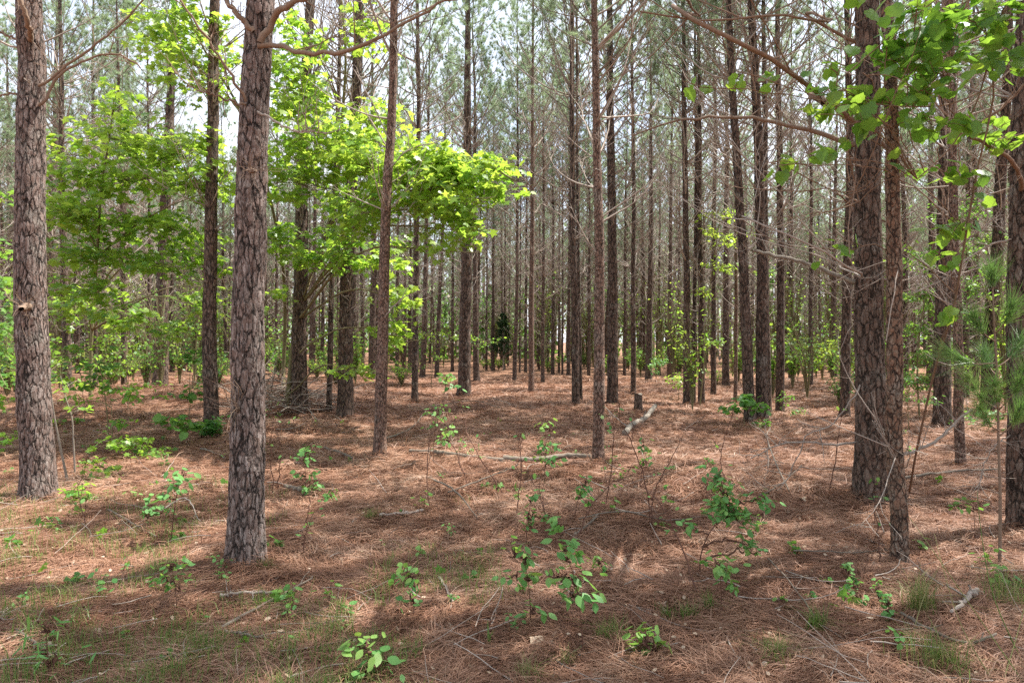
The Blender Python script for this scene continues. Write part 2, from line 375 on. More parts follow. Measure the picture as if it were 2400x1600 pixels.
# ------------------------------------------------------------------ pines
class Path:
    def __init__(s, zs, xs, ys, r0, Ht, sharp=.8, flare=.2):
        s.z, s.x, s.y, s.r0, s.Ht, s.sharp, s.flare = np.array(zs), np.array(xs), np.array(ys), r0, Ht, sharp, flare
    def at(s, z):
        z = np.asarray(z, float); return np.stack([np.interp(z, s.z, s.x), np.interp(z, s.z, s.y), z], -1)
    def rad(s, z):
        z = np.asarray(z, float)
        return np.maximum(s.r0*np.clip(1-z/s.Ht, 0, 1)**s.sharp, .006)+s.r0*s.flare*np.exp(-np.clip(z, 0, None)/(1.2*s.r0))
def smooth_path(pts, base, d, Ht, r, wob=.0):
    """pts: photograph pixels going up; -> local path"""
    P3 = [np.zeros(3)]+[P(px, py, d)-base for px, py in pts]
    z = np.array([p[2] for p in P3]); x = np.array([p[0] for p in P3])
    if z[-1] < Ht:
        sl = (x[-1]-x[0])/max(z[-1], .5); n = 3
        for i in range(1, n+1):
            zz = z[len(P3)-1]+(Ht-z[len(P3)-1])*i/n; z = np.append(z, zz); x = np.append(x, x[-1]+sl*.5*(zz-z[-2])+r.normal(0, .05))
    zs = np.linspace(0, Ht, 60)
    xs = np.interp(zs, z, x)
    k = np.ones(5)/5; xp = np.pad(xs, 2, mode='edge'); xs2 = np.convolve(xp, k, 'valid'); xs2[0] = 0; xs = xs2*.7+xs*.3
    ys = np.cumsum(r.normal(0, .012, 60)); ys -= ys[0]
    xs = xs+(_vn(zs, zs*0, 1.6, int(r.integers(99)))-.5)*.03*wob; xs -= xs[0]
    return zs, xs, ys
def trunk_mesh(path, mat, k, dz, ztop=None, lump=.05, dense_to=None, r=None):
    mb = MB(); zt = path.Ht if ztop is None else ztop
    if dense_to: zs = np.concatenate([np.arange(-.25, dense_to, dz), np.linspace(dense_to, zt, 24)])
    else: zs = np.concatenate([np.linspace(-.25, .4, 8), np.linspace(.4, zt, max(6, int((zt-.4)/dz)))[1:]])
    a = np.linspace(0, 2*np.pi, k, endpoint=False); Z, A = np.meshgrid(zs, a, indexing='ij')
    sd = float(r.uniform(0, 50)) if r is not None else 3.
    rr = path.rad(Z)
    fl = np.exp(-np.clip(Z, 0, None)/(2*path.r0))
    lob = 1+fl*.07*np.sin(A*3+sd)+fl*.06*np.sin(A*5+sd*2)
    rr = rr*lob*(1+lump*(_vn(np.cos(A)*2+sd, np.sin(A)*2+Z*3.5, 1., 5)-.5)+lump*.8*(_vn(np.cos(A)*3+sd, np.sin(A)*3+Z*9, 1., 6)-.5))
    # swollen rings where whorls of branches sat
    for zk in np.arange(.9, zt, .62):
        rr = rr*(1+.035*np.exp(-((Z-zk)/.05)**2))
    c = path.at(Z); V = np.stack([c[..., 0]+rr*np.cos(A), c[..., 1]+rr*np.sin(A), Z], -1).reshape(-1, 3)
    i = np.arange(len(zs)-1)[:, None]*k; j = np.arange(k)[None]; j2 = (j+1) % k
    mb.add(V, np.stack([i+j, i+j2, i+k+j2, i+k+j], -1).reshape(-1, 4))
    return mb.mesh('trunk', [mat])
def twiggery(mb, r, p0, d0, L, r0, S=8, k=4, wig=.10, up=.5, sub=4, subL=.35, subr=.4, mat=0, third=True):
    c = grow(r, p0, d0, L, S, wig, (0, 0, up)); N = len(p0)
    rr = np.asarray(r0)[:, None]*np.linspace(1, .18, S)[None]
    V, F = tubes(c, rr, k); mb.add(V, F, mat, np.repeat(r.uniform(0, 1, N), S*k))
    if not sub: return c, None
    t = r.uniform(.25, .97, (N, sub)); p, dd = along(c, t); p = p.reshape(-1, 3); dd = dd.reshape(-1, 3)
    side = rnd_dirs(r, len(p)); side[:, 2] = np.abs(side[:, 2])*.5
    sl = (np.repeat(L, sub)*subL*(1.15-t.reshape(-1)*.7))*r.uniform(.5, 1.3, len(p))
    c2 = grow(r, p, dd*.75+side*.75, sl, 5, .16, (0, 0, up*.7))
    r2 = np.repeat(np.asarray(r0), sub)[:, None]*subr*np.linspace(1, .3, 5)[None]
    V, F = tubes(c2, np.maximum(r2, .0026), 3); mb.add(V, F, mat, np.repeat(r.uniform(.2, 1, len(p)), 15))
    if third:
        q, dq = along(c2, r.uniform(.3, .9, (len(c2), 2))); q = q.reshape(-1, 3); dq = dq.reshape(-1, 3)
        c3 = grow(r, q, dq*.7+rnd_dirs(r, len(q))*.7, np.repeat(sl, 2)*.45, 4, .2, (0, 0, up*.3))
        V, F = tubes(c3, np.full((len(q), 4), .0026)*np.array([1.2, 1, .8, .6]), 3); mb.add(V, F, mat, np.repeat(r.uniform(.3, 1, len(q)), 12))
    return c, c2
def dead_wood(path, r, z0, z1, per_m=5., Lmax=2.3, thick=1., third=True):
    mb = MB(); n = max(4, int((z1-z0)*per_m*2.1)); z = np.sort(r.uniform(0, 1, n))**.85*(z1-z0)+z0
    z = np.round(z/.42)*.42+r.normal(0, .03, n)
    a = r.uniform(0, 2*np.pi, n); f = np.clip((z-z0)/max(z1-z0, 1), 0, 1)
    L = (.35+(Lmax-.35)*f**.7)*r.uniform(.45, 1.15, n); broken = r.uniform(0, 1, n) < .22; L = np.where(broken, L*.3, L)
    el = r.uniform(-.05, .75, n)+.25*f
    d0 = np.stack([np.cos(a)*np.cos(el), np.sin(a)*np.cos(el), np.sin(el)], 1)
    p0 = path.at(z)+d0*np.array([1, 1, 0])*path.rad(z)[:, None]*.6
    twiggery(mb, r, p0, d0, L, (.005+.0056*L)*thick, 9, 4, .085, .75, 4, .33, .42, 0, third)
    return mb
def live_crown(r, Lc, Rmax=2.1, nb=60, tuft=20, third=5):
    """a crown on a straight axis of height Lc, origin at its foot"""
    mb = MB(); z = np.sort(r.uniform(0, 1, nb))*Lc*.97; f = z/Lc
    a = r.uniform(0, 2*np.pi, nb); L = Rmax*(1-f)**.75*r.uniform(.6, 1.15, nb)*(.75+.5*f)+.25; el = r.uniform(.15, .7, nb)+f*.35
    d0 = np.stack([np.cos(a)*np.cos(el), np.sin(a)*np.cos(el), np.sin(el)], 1); p0 = np.stack([np.zeros(nb), np.zeros(nb), z], 1)
    c, c2 = twiggery(mb, r, p0, d0, L, .005+.005*L, 8, 4, .09, .7, third, .42, .32, 0, False)
    keep = np.repeat(f, third)*1.0+r.uniform(0, .55, nb*third) > .22
    cc = c2[keep]
    t = r.uniform(.45, 1, (len(cc), 3)); t[:, 0] = .98; p, d = along(cc, t)
    needles(mb, r, p.reshape(-1, 3), d.reshape(-1, 3), tuft, .17, .0042, .85, 1)
    p, d = along(c, np.full((nb, 1), .98)); needles(mb, r, p.reshape(-1, 3), d.reshape(-1, 3), tuft*2, .18, .0042, .9, 1)
    return mb.mesh('crown', [M['fine_twig'], M['needle']])
rv = np.random.default_rng(5)
CROWNS = [live_crown(rv, 9., 2.6, 74, 46) for _ in range(5)]
AXIS = [0, 15.]
DEADV = []
for _ in range(6):
    zs = np.linspace(0, 15, 40); pth = Path(zs, (_vn(zs, zs*0, 4, int(rv.integers(99)))-.5)*.16, (_vn(zs, zs*0, 4, int(rv.integers(99)))-.5)*.16, .1, 16.5); pth.x -= pth.x[0]; pth.y -= pth.y[0]
    DEADV.append((pth, dead_wood(pth, rv, 1.0, 9., 7., 2.7).mesh('branchwork', [M['twig']]), trunk_mesh(pth, M['bark'], 12, .5, r=rv)))

BR = {}
PINES = []    # (root, px at eye level, distance, label)
def listed_pine(bx, by, w, pts, wt=None, mat='bark', label='', detail=0, dead=(1.6, None, 5.), Hfix=None, cat='tree', crown=True, flare=.20, dfix=None, group=None):
    r = np.random.default_rng(int(bx*7+by))
    base = G(bx, by); d = base[1]; r0 = w*.5/FPX*d
    zt = CAMH+800/FPX*d
    if Hfix: Ht = Hfix
    else:
        ratio = (wt/w) if wt else .6; Ht = float(np.clip(zt/(1-min(ratio, .93)**1.25), 9.5, 16.5))
    zs, xs, ys = smooth_path(pts, base, d, Ht, r, 1.)
    path = Path(zs, xs, ys, r0, Ht, .8, flare)
    root = thing('pine_tree', base, label, cat, group)
    mt = M[mat]
    if detail == 2: me = trunk_mesh(path, mt, max(60, int(2*np.pi*r0/.0075)), .0085, None, .07, zt+.35, r)
    elif detail == 1: me = trunk_mesh(path, mt, 40, .03, None, .08, zt+.3, r)
    else: me = trunk_mesh(path, mt, 14, .22, None, .06, None, r)
    obj('trunk', me, root)
    zc = Ht*.45
    if dead: 
        z1 = dead[1] or zc+.8
        if d < 22: obj('branchwork', dead_wood(path, r, dead[0], z1, dead[2], 1.9+.06*Ht, 1.).mesh('branchwork', [M['twig']]), root)
        else:
            p0, me, _ = DEADV[int(r.integers(6))]; o = obj('branchwork', me, root, (0, 0, 0), (0, math.atan2(path.at(8.)[0], 8.), 0)); o.scale = (1, 1, Ht/15)
            o.rotation_euler = (0, math.atan2(path.at(8.)[0], 8.), 0)
    if crown:
        c = obj('crown', CROWNS[int(r.integers(5))], root, path.at(zc), (0, 0, float(r.uniform(0, 6.28)))); s = (Ht-zc)/9.; q = .38 if (bx < 900 and d < 19) else 1.; c.scale = ((s*.5+.5)*q, (s*.5+.5)*q, s)
    PINES.append((root, bx, d, label)); BR[root.name] = r0; return root, path, base
def simple_pine(x, y, r0, Ht, r, label, group):
    """a pine of the far rows; copies share their meshes"""
    root = thing('pine_tree', (x, y, float(H(x, y))), label, 'tree', group, float(r.uniform(0, 6.28)))
    p, dm, tm = DEADV[int(r.integers(6))]; sx = Ht/15.5
    t = obj('trunk', tm, root); t.scale = (r0/.1, r0/.1, sx)
    t = obj('branchwork', dm, root); t.scale = (1, 1, sx)
    c = obj('crown', CROWNS[int(r.integers(5))], root, p.at(6.4)*np.array([1, 1, sx])); s = (Ht-6.4*sx)/9.; c.scale = (s*.5+.5, s*.5+.5, s)
    root.rotation_euler = (float(r.normal(0, .018)), float(r.normal(0, .018)), float(r.uniform(0, 6.28)))
    return root
# ---- the pines one can tell apart (photograph pixels of base, width, points going up)
LP = listed_pine
LP(87, 1174, 71, [(83, 1060), (76, 850), (70, 700), (65, 500), (68, 300), (72, 0)], 54, 'bark_near', 'stout scaly grey pine with a hollow knot, by a pale twisted sapling', 2, (3.6, None, 4.))
LP(579, 1322, 82, [(576, 1060), (575, 700), (580, 560), (588, 300), (597, 100), (609, 0)], 62, 'bark_near', 'big flaky pine with a dark resin scar at its foot', 2, None)
LP(890, 1068, 29, [(893, 900), (900, 620), (903, 500), (914, 300), (925, 0)], 17, 'bark_thin', 'slender dark pine standing alone behind the split fallen log', 1, (2.6, None, 3.))
LP(1402, 1084, 28, [(1404, 900), (1404, 600), (1399, 300), (1391, 0)], 14, 'bark_thin', 'pale slender pine with one sunlit edge, at the end of the fallen log', 1, (2.2, None, 4.))
LP(1436, 948, 26, [(1435, 700), (1433, 500), (1430, 300), (1428, 0)], 15, 'bark', 'straight thick brown pine just behind the pale slender pine', 1, (2., None, 5.))
LP(1350, 955, 19, [(1347, 700), (1342, 500), (1341, 0)], 9, 'bark', 'thin pine whose foot hides the darker twin behind it', 0, (1.8, None, 5.))
LP(1361, 944, 10, [(1354, 600), (1352, 300)], 6, 'bark', 'darker twin pine hidden half behind the thin pine by the clearing', 0)
LP(1245, 918, 14, [(1246, 700), (1248, 400), (1249, 0)], 6, 'bark_thin', 'very thin straight pine alone at the far side of the sunny clearing', 0, (2.5, None, 5.))
LP(1206, 892, 10, [(1211, 700), (1214, 400)], 6, 'bark', 'thin grey pine at the far edge of the clearing, beside the small cedar', 0)
LP(1087, 928, 30, [(1090, 800), (1093, 600), (1095, 300), (1096, 0)], 12, 'bark', 'thick dark pine with one sunlit side, by the leafy maple limb tip', 1, (1.6, None, 6.))
LP(1117, 893, 15, [(1114, 700), (1112, 400)], 9, 'bark', 'grey pine in the shade just behind the half-sunlit thick pine', 0)
LP(972, 942, 16, [(973, 760), (978, 500), (982, 200)], 10, 'bark', 'mottled pine behind the slender pine with leaves against its foot', 0)
LP(990, 888, 14, [(996, 700), (1000, 500), (1004, 200)], 9, 'bark', 'greyish pine beside the mottled pine, at the edge of the clearing', 0)
LP(1023, 885, 11, [(1028, 760), (1040, 500), (1046, 200)], 7, 'bark', 'slightly leaning brown pine with a low side branch, facing the clearing', 0)
LP(808, 978, 36, [(812, 800), (814, 600), (830, 300), (846, 0)], 20, 'bark', 'shaggy dark pine bristling with broken twigs, under the maple', 1, (1.2, None, 8.), flare=.25)
LP(771, 962, 14, [(774, 760), (782, 500), (795, 100)], 10, 'bark', 'narrow dark pine between the shaggy pine and the brush pile', 0)
LP(703, 966, 36, [(704, 800), (707, 600), (712, 300), (733, 0)], 20, 'bark', 'very dark thick pine rising out of the brush pile', 1, (1.5, None, 6.))
LP(496, 1014, 34, [(494, 850), (491, 700), (496, 500), (503, 200)], 24, 'bark', 'grey pine skirted with creeper at its foot, behind the scarred pine', 1, (2., None, 5.))
LP(374, 917, 34, [(376, 760), (384, 500), (394, 300), (407, 0)], 18, 'bark', 'stout dark pine in a sunny gap behind the leafy saplings', 1, (1.8, None, 5.))
LP(347, 905, 9, [(349, 700)], 6, 'bark', 'thin pole-like pine touching the stout dark pine in the gap', 0)
LP(118, 896, 27, [(116, 540), (132, 300), (137, 0)], 20, 'bark', 'dark shaded pine peeping out behind the stout scaly pine', 1, (2., None, 5.))
LP(293, 884, 21, [(295, 700), (297, 300)], 14, 'bark', 'pinkish sunlit pine beyond the leafy saplings', 0)
LP(277, 876, 16, [(277, 600)], 12, 'bark', 'dark pine shading the pinkish sunlit pine beside it', 0)
LP(240, 872, 18, [(241, 600)], 12, 'bark', 'brown pine behind the saplings with open light around it', 0)
LP(222, 914, 13, [(223, 700)], 8, 'bark', 'short dark lower trunk of a pine in the sapling thicket', 0)
LP(22, 884, 20, [(22, 500), (14, 100)], 14, 'bark', 'shadowy pine between the frame edge and the stout scaly pine', 0)
LP(871, 888, 17, [(875, 700), (878, 400)], 12, 'bark', 'grey pine hung with dead twigs just behind the slender dark pine', 0, (1.2, None, 8.))
LP(732, 874, 13, [(734, 700)], 9, 'bark', 'grey pine seen past the very dark pine above a low hump', 0)
LP(755, 868, 10, [(757, 700)], 7, 'bark', 'thin pale pine behind the narrow dark pine', 0)
LP(1484, 926, 13, [(1485, 700), (1486, 500), (1482, 0)], 8, 'bark', 'slim pine rising right behind the sawn stump', 0)
LP(1520, 890, 16, [(1523, 700), (1525, 500), (1522, 0)], 8, 'bark', 'dark slim pine a little beyond the sawn stump', 0)
LP(1569, 886, 13, [(1571, 700), (1573, 500), (1577, 100)], 8, 'bark', 'slim pine in dry brush between the stump and the leaning pine', 0)
LP(1610, 950, 18, [(1609, 700), (1607, 500), (1600, 0)], 10, 'bark', 'straight grey-brown pine in the row before the leaning pine', 0)
LP(1625, 944, 11, [(1629, 700), (1631, 400)], 7, 'bark', 'thin pine squeezed between two straight pines in the row', 0)
LP(1644, 948, 16, [(1643, 700), (1640, 500), (1637, 0)], 9, 'bark', 'dark straight pine wound with a pale dead vine', 0)
LP(1672, 925, 13, [(1672, 600)], 9, 'bark', 'pine behind the spray of pale green sapling leaves', 0)
LP(1701, 903, 17, [(1702, 600)], 11, 'bark', 'shaded dark pine behind the leaning pine', 0)
LP(1723, 942, 9, [(1724, 600)], 6, 'bark_thin', 'very thin brown pine close beside the leaning pine', 0)
LP(1758, 988, 26, [(1752, 850), (1742, 600), (1735, 500), (1720, 300), (1707, 0)], 13, 'bark', 'bare pine that leans and curves away from the double pine', 1, (2.4, None, 4.))
LP(1787, 986, 29, [(1786, 800), (1785, 600), (1779, 400), (1764, 0)], 19, 'bark', 'thick pine with white resin streaks, front one of the double pine', 1, (2., None, 6.))
LP(1800, 972, 17, [(1797, 600), (1793, 300), (1790, 0)], 13, 'bark', 'back pine of the double pine, nearly touching the thick one', 0)
LP(1828, 968, 20, [(1830, 700), (1831, 500), (1822, 0)], 10, 'bark', 'dark straight pine with a leafy shoot at its foot', 0, (2., None, 5.))
LP(1854, 892, 13, [(1855, 600)], 9, 'bark', 'reddish shaded pine beyond the dark straight pine', 0)
LP(1900, 903, 11, [(1900, 500), (1896, 100)], 8, 'bark', 'slim dark pine in the sunny lane before the massive pine', 0)
LP(1979, 977, 23, [(1984, 800), (1987, 600), (1988, 300), (1984, 0)], 15, 'bark', 'dark pine standing close beside the massive pine', 1, (1.6, None, 6.))
LP(1955, 882, 13, [(1957, 600)], 9, 'bark', 'far shaded pine between the sunny bush and the massive pine', 0)
T45 = LP(2040, 1168, 68, [(2036, 1000), (2034, 700), (2032, 500), (2030, 300), (2026, 0)], 48, 'bark_big', 'massive dark ridged pine behind the slim reddish pine', 2, (3.9, None, 4.))
T46 = LP(2108, 1326, 38, [(2104, 1150), (2098, 1000), (2090, 700), (2084, 500), (2079, 300), (2071, 0)], 26, 'bark_red', 'slim reddish pine with a long bare limb, in front of the massive pine', 2, None, Hfix=11, flare=.2)
LP(2398, 1242, 62, [(2397, 1000), (2394, 600), (2397, 200), (2398, 0)], 48, 'bark_big', 'near black pine at the frame edge behind the pine seedling', 2, (2.2, None, 5.))
LP(2252, 1090, 22, [(2247, 900), (2243, 700), (2236, 500), (2230, 200)], 15, 'bark_thin', 'slim pine with a bright lichen edge, beyond the massive pine', 1, (1.2, None, 5.))
LP(2208, 1003, 38, [(2210, 850), (2215, 500), (2212, 100)], 24, 'bark', 'thick almost black pine behind the slim lichen-edged pine', 1, (1.5, None, 6.))
LP(2316, 966, 32, [(2325, 700), (2345, 400)], 22, 'bark', 'dark pine leaning among bright leaves behind the pine seedling', 0, (1.5, None, 6.))
LP(2180, 905, 18, [(2181, 500)], 13, 'bark', 'shaded pine in the leafy thicket beyond the reddish pine', 0)
LP(2121, 894, 15, [(2121, 500)], 11, 'bark', 'dark pine just past the reddish pine, among small leaves', 0)
LP(2280, 900, 14, [(2281, 500)], 10, 'bark', 'thin dark pine deep in the leafy thicket', 0)
# narrow far pines across the middle
far_l = [(1155, 869, 9, 'thin far pine at one flank of the small cedar'), (1182, 866, 6, 'thread-thin far pine rising out of the small cedar'), (1232, 871, 8, 'far pine next to the very thin straight pine'),
 (1218, 872, 5, 'thread-thin far pine behind the gap beside the thin grey pine'), (1272, 897, 9, 'slim dark pine beyond the very thin pine, foot in open straw'), (1295, 877, 9, 'dark far pine midway between the clearing and the twin pines'),
 (1310, 873, 6, 'thin far pine beside the dark one midway to the twin pines'), (1318, 876, 5, 'thinnest far pine close before the twin pines'), (1332, 879, 9, 'dark far pine touching the twin pines'),
 (1380, 881, 8, 'far pine in the gap between the twin pines and the pale pine'), (1464, 881, 8, 'far pine in the gap between the thick brown pine and the stump'), (1060, 870, 8, 'far pine framed by the brown leaning pine and the half-sunlit pine'),
 (930, 872, 9, 'far pine in the leafy gap beside the mottled pine'), (646, 876, 9, 'far pine behind the brush pile beside the scarred pine'), (1140, 868, 6, 'thin far pine between the shaded grey pine and the cedar'),
 (1545, 878, 7, 'thin far pine in the gap beyond the stump'), (1590, 872, 7, 'thin far pine at the back of the slim pine row')]
for bx, by, w, lb in far_l: LP(bx, by, w, [(bx+2, 500)], w*.6, 'bark', lb, 0)

# ---- far rows: each pine on its own, sharing meshes
rf = np.random.default_rng(21)
used = [(t[1], t[2]) for t in PINES]
def clear(x, y, gap=1.7):
    px = 1200+x/y*FPX
    for upx, ud in used:
        ux = (upx-1200)/FPX*ud
        if (ux-x)**2+(ud-y)**2 < gap*gap: return False
    return True
ZONE = [(-9e9, 330, 'behind the leafy saplings beside the stout scaly pine'), (330, 560, 'in the sunny gap beyond the creeper-skirted pine'), (560, 860, 'beyond the brush pile and shaggy pine'),
        (860, 1180, 'beyond the half-sunlit pine and the cedar'), (1180, 1420, 'at the back of the open clearing'), (1420, 1740, 'beyond the sawn stump'), (1740, 2020, 'behind the double pine'), (2020, 9e9, 'in the leafy thicket beyond the massive pine')]
cnt = 0
for iy, y in enumerate(np.arange(17., 54., 2.45)):
    for x in np.arange(-50, 50, 2.6):
        xx = x+rf.normal(0, .45)+.35*y*0; yy = y+rf.normal(0, .5)
        px = 1200+xx/yy*FPX
        if not (-60 < px < 2460): continue
        if yy < 34 and 300 < px < 2060: continue
        if yy > 34 and rf.uniform() < .10: continue
        if yy < 34 and rf.uniform() < .25: continue
        if not clear(xx, yy): continue
        zn = [z[2] for z in ZONE if z[0] <= px < z[1]][0]
        how = 'dim crowded pine' if yy < 34 else ('far thin pine' if yy < 48 else 'farthest hair-thin pine')
        simple_pine(xx, yy, rf.uniform(.07, .125), rf.uniform(11., 14.8), rf, f'{how} of the rows {zn}', 'pines of the far rows '+zn); cnt += 1
# ---- pines round about the photographer, whose crowns shade the ground in view
for x, y in [(4.4, 3.1), (6.2, 5.6), (7.6, 8.4), (10.2, 6.9), (10.6, 10.2), (4.1, -.9), (7.2, .8), (9.8, 3.2), (12.6, 9.6), (1.3, -2.9), (5.2, -3.8), (-3.6, -1.6), (-5.6, 2.4), (-8.3, 6.4), (13.6, 12.9),
             (15.8, 14.9), (-10.6, 9.4), (-13.2, 12.4), (-1.6, -4.6), (8.4, -2.4), (12.3, 1.2), (13.2, 5.2), (17.8, 17.5), (16.2, 9.6), (-14.6, 15.6)]:
    simple_pine(x, y, .12, 14., rf, 'pine standing outside the view whose crown shades the straw', 'pines around the photographer'); cnt += 1
print('pines', len(PINES)+cnt)
BASES = [(t[0].location[0], t[0].location[1], BR[t[0].name]) for t in PINES if t[2] < 20]
build_straw()
# ------------------------------------------------------------------ helpers for anything drawn along photograph points at a real distance
def curve3(pts, S=10):
    """smooth 3-D polyline through world points"""
    p = np.array(pts, float); n = len(p)
    if n == 2: t = np.linspace(0, 1, S)[:, None]; return p[0]*(1-t)+p[1]*t
    s = np.concatenate([[0], np.cumsum(np.linalg.norm(np.diff(p, axis=0), axis=1))]); s /= s[-1]
    T = np.linspace(0, 1, S); out = np.empty((S, 3))
    m = np.gradient(p, s, axis=0)
    for i, t in enumerate(T):
        k = min(max(np.searchsorted(s, t)-1, 0), n-2); h = s[k+1]-s[k]; u = (t-s[k])/h
        out[i] = (2*u**3-3*u*u+1)*p[k]+(u**3-2*u*u+u)*h*m[k]+(-2*u**3+3*u*u)*p[k+1]+(u**3-u*u)*h*m[k+1]
    return out
def stick_mb(mb, c, r0, r1, k=6, mat=0, rn=.5, lump=.12, r=None, cap=True):
    c = np.asarray(c); S = len(c); rr = np.linspace(r0, r1, S)
    if r is not None: rr = rr*(1+r.uniform(-lump, lump, S))
    V, F = tubes(c[None], rr[None], k); mb.add(V, F, mat, rn)
    if cap:
        for e, q in ((0, 0), (S-1, (S-1)*k)):
            v = np.concatenate([V[q:q+k], [c[e]]]); f = np.array([(i, (i+1) % k, k) for i in range(k)]); mb.add(v, f, mat, rn)
def limb(root, base, pts, r0, r1, mat='limb', name='branch', sub=3, seed=1, k=7, subL=.28, needle=False):
    """one big branch of a tree as a part of its own; pts world"""
    r = np.random.default_rng(seed); mb = MB(); c = curve3(pts, 22)
    c[1:] += r.normal(0, .006, (21, 3)); L = np.linalg.norm(np.diff(c, axis=0), axis=1).sum()
    stick_mb(mb, c, r0, r1, k, 0, .4, .08, r, False)
    if sub:
        t = r.uniform(.2, .98, (1, sub*3)); p, d = along(c[None], t); p = p[0]; d = d[0]
        c2 = grow(r, p, d*.7+rnd_dirs(r, len(p))*.8, L*subL*r.uniform(.4, 1.2, len(p)), 7, .13, (0, 0, .5))
        V, F = tubes(c2, np.linspace(.0048, .0016, 7)[None]*np.ones((len(p), 1)), 4); mb.add(V, F, 0, .6)
        q, dq = along(c2, r.uniform(.3, .95, (len(c2), 3))); q = q.reshape(-1, 3); dq = dq.reshape(-1, 3)
        c3 = grow(r, q, dq*.7+rnd_dirs(r, len(q))*.7, r.uniform(.08, .3, len(q)), 4, .2, (0, 0, .2))
        V, F = tubes(c3, np.full((len(q), 4), .0016), 3); mb.add(V, F, 0, .8)
    return obj(name, mb.mesh(name, [M[mat]], at=base), root)
def PP(lst, d): return [P(a[0], a[1], a[2] if len(a) > 2 else d) for a in lst]
def tree_of(word):
    return [t for t in PINES if word in t[3]][0]
# big limbs of the nearest pines
def limbs_of(word, specs, mat='limb'):
    root, bx, d, lb = tree_of(word); mat = 'limb_red' if 'reddish' in word or 'frame edge' in word else mat; base = np.array(root.location)
    for i, (pts, r0, r1, *o) in enumerate(specs):
        limb(root, base, PP(pts, d), r0, r1, o[0] if o else mat, 'branch', o[1] if len(o) > 1 else 3, 40+i+int(bx), 7)
limbs_of('resin scar', [
 ([(610, 100), (632, 62), (652, 28, 4.8), (690, 6, 4.7), (780, -25, 4.5)], .026, .014),
 ([(604, 108), (640, 106), (690, 122, 4.7), (770, 124, 4.6), (850, 105, 4.5), (930, 65, 4.5), (1080, -20, 4.4)], .019, .007),
 ([(596, 75), (560, 40), (535, 8), (500, -40)], .022, .012),
 ([(585, 245), (556, 200, 4.8), (500, 110, 4.7), (450, 40, 4.6), (410, -20, 4.6)], .011, .006),
 ([(580, 250), (545, 240, 4.75), (490, 220, 4.6), (438, 203, 4.6)], .010, .004),
 ([(600, 260), (640, 282, 4.8), (690, 305, 4.7), (765, 312, 4.6)], .010, .003, 'twig'),
 ([(576, 395), (600, 402, 4.75)], .02, .012), ([(570, 940), (556, 962, 4.8)], .02, .014)])
limbs_of('hollow knot', [
 ([(75, 255), (98, 248), (120, 205), (150, 168), (200, 142), (250, 126), (290, 132), (330, 160)], .018, .006),
 ([(75, 210), (110, 190), (160, 152), (230, 100), (290, 50), (345, -10)], .016, .008),
 ([(72, 100), (64, 50, 6.5), (40, -30, 6.4)], .028, .018),
 ([(60, 100), (20, 84), (-40, 60)], .014, .008),
 ([(64, 235), (35, 220), (-30, 238)], .013, .008),
 ([(70, 715), (55, 722, 6.5), (50, 726, 6.35)], .035, .026)])
limbs_of('slim reddish', [
 ([(2078, 345), (2060, 325), (2020, 295), (1925, 238, 4.6), (1890, 212), (1844, 160, 4.4), (1787, 120, 4.3), (1699, 80, 4.2), (1641, 40), (1600, -20, 4.2)], .024, .009),
 ([(2074, 125), (2020, 105), (1950, 70), (1880, 45, 4.6), (1800, 32, 4.5), (1710, 50, 4.4), (1620, 46, 4.4), (1505, 30, 4.3)], .016, .005),
 ([(2086, 525), (2020, 490), (1960, 450, 4.6), (1900, 425, 4.5), (1855, 398, 4.5)], .010, .003),
 ([(2090, 660), (2030, 640), (1970, 612, 4.6), (1905, 575, 4.5), (1845, 548, 4.5), (1800, 560)], .010, .004, 'twig'),
 ([(2102, 1065), (2070, 1020, 4.6), (2040, 960, 4.5)], .006, .003, 'twig'),
 ([(2094, 620), (2090, 720, 4.7), (2078, 800, 4.65)], .006, .003, 'twig', 1)])
limbs_of('massive dark', [
 ([(2020, 345), (1975, 330), (1910, 308), (1830, 290), (1770, 278), (1640, 278), (1560, 290), (1480, 318)], .026, .007),
 ([(2020, 665), (1960, 645), (1900, 620), (1830, 602), (1765, 588)], .024, .015, 'pale_bark'),
 ([(2010, 1036), (1940, 1042), (1890, 1035), (1830, 1040), (1760, 1075)], .014, .005, 'twig'),
 ([(2035, 870), (1995, 940, 6.6), (1935, 1003), (1900, 1012), (1865, 1075), (1842, 1130), (1800, 1168)], .009, .004, 'twig', 2),
 ([(2050, 1075), (2130, 1060, 6.8), (2190, 1035, 6.9), (2240, 990, 7), (2275, 960, 7)], .020, .012, 'twig', 3)])
limbs_of('bare pine that leans', [([(1743, 600), (1725, 520), (1700, 440), (1640, 400), (1560, 420)], .014, .005, 'twig'), ([(1725, 340), (1690, 270), (1620, 190), (1560, 110), (1500, 30)], .018, .006, 'twig')])
limbs_of('frame edge behind', [([(2395, 455), (2385, 400, 5.6), (2350, 360, 5.4), (2300, 330, 5.3), (2272, 312, 5.2), (2330, 270, 5.2), (2400, 200, 5.2)], .020, .009),
 ([(2380, 560), (2330, 570), (2280, 600), (2200, 660), (2130, 690)], .009, .004, 'twig'), ([(2380, 1015), (2350, 1030), (2310, 1080), (2290, 1150)], .006, .002, 'twig')])
limbs_of('slender dark pine', [([(914, 330), (890, 280), (850, 200), (800, 110), (760, 20)], .010, .004, 'twig'), ([(908, 400), (960, 350), (1030, 330), (1090, 250)], .010, .004, 'twig'),
 ([(900, 745), (920, 720), (960, 690), (1010, 670), (1040, 600)], .009, .004, 'twig'), ([(917, 205), (930, 130), (942, 40), (948, -30)], .011, .006, 'twig')])

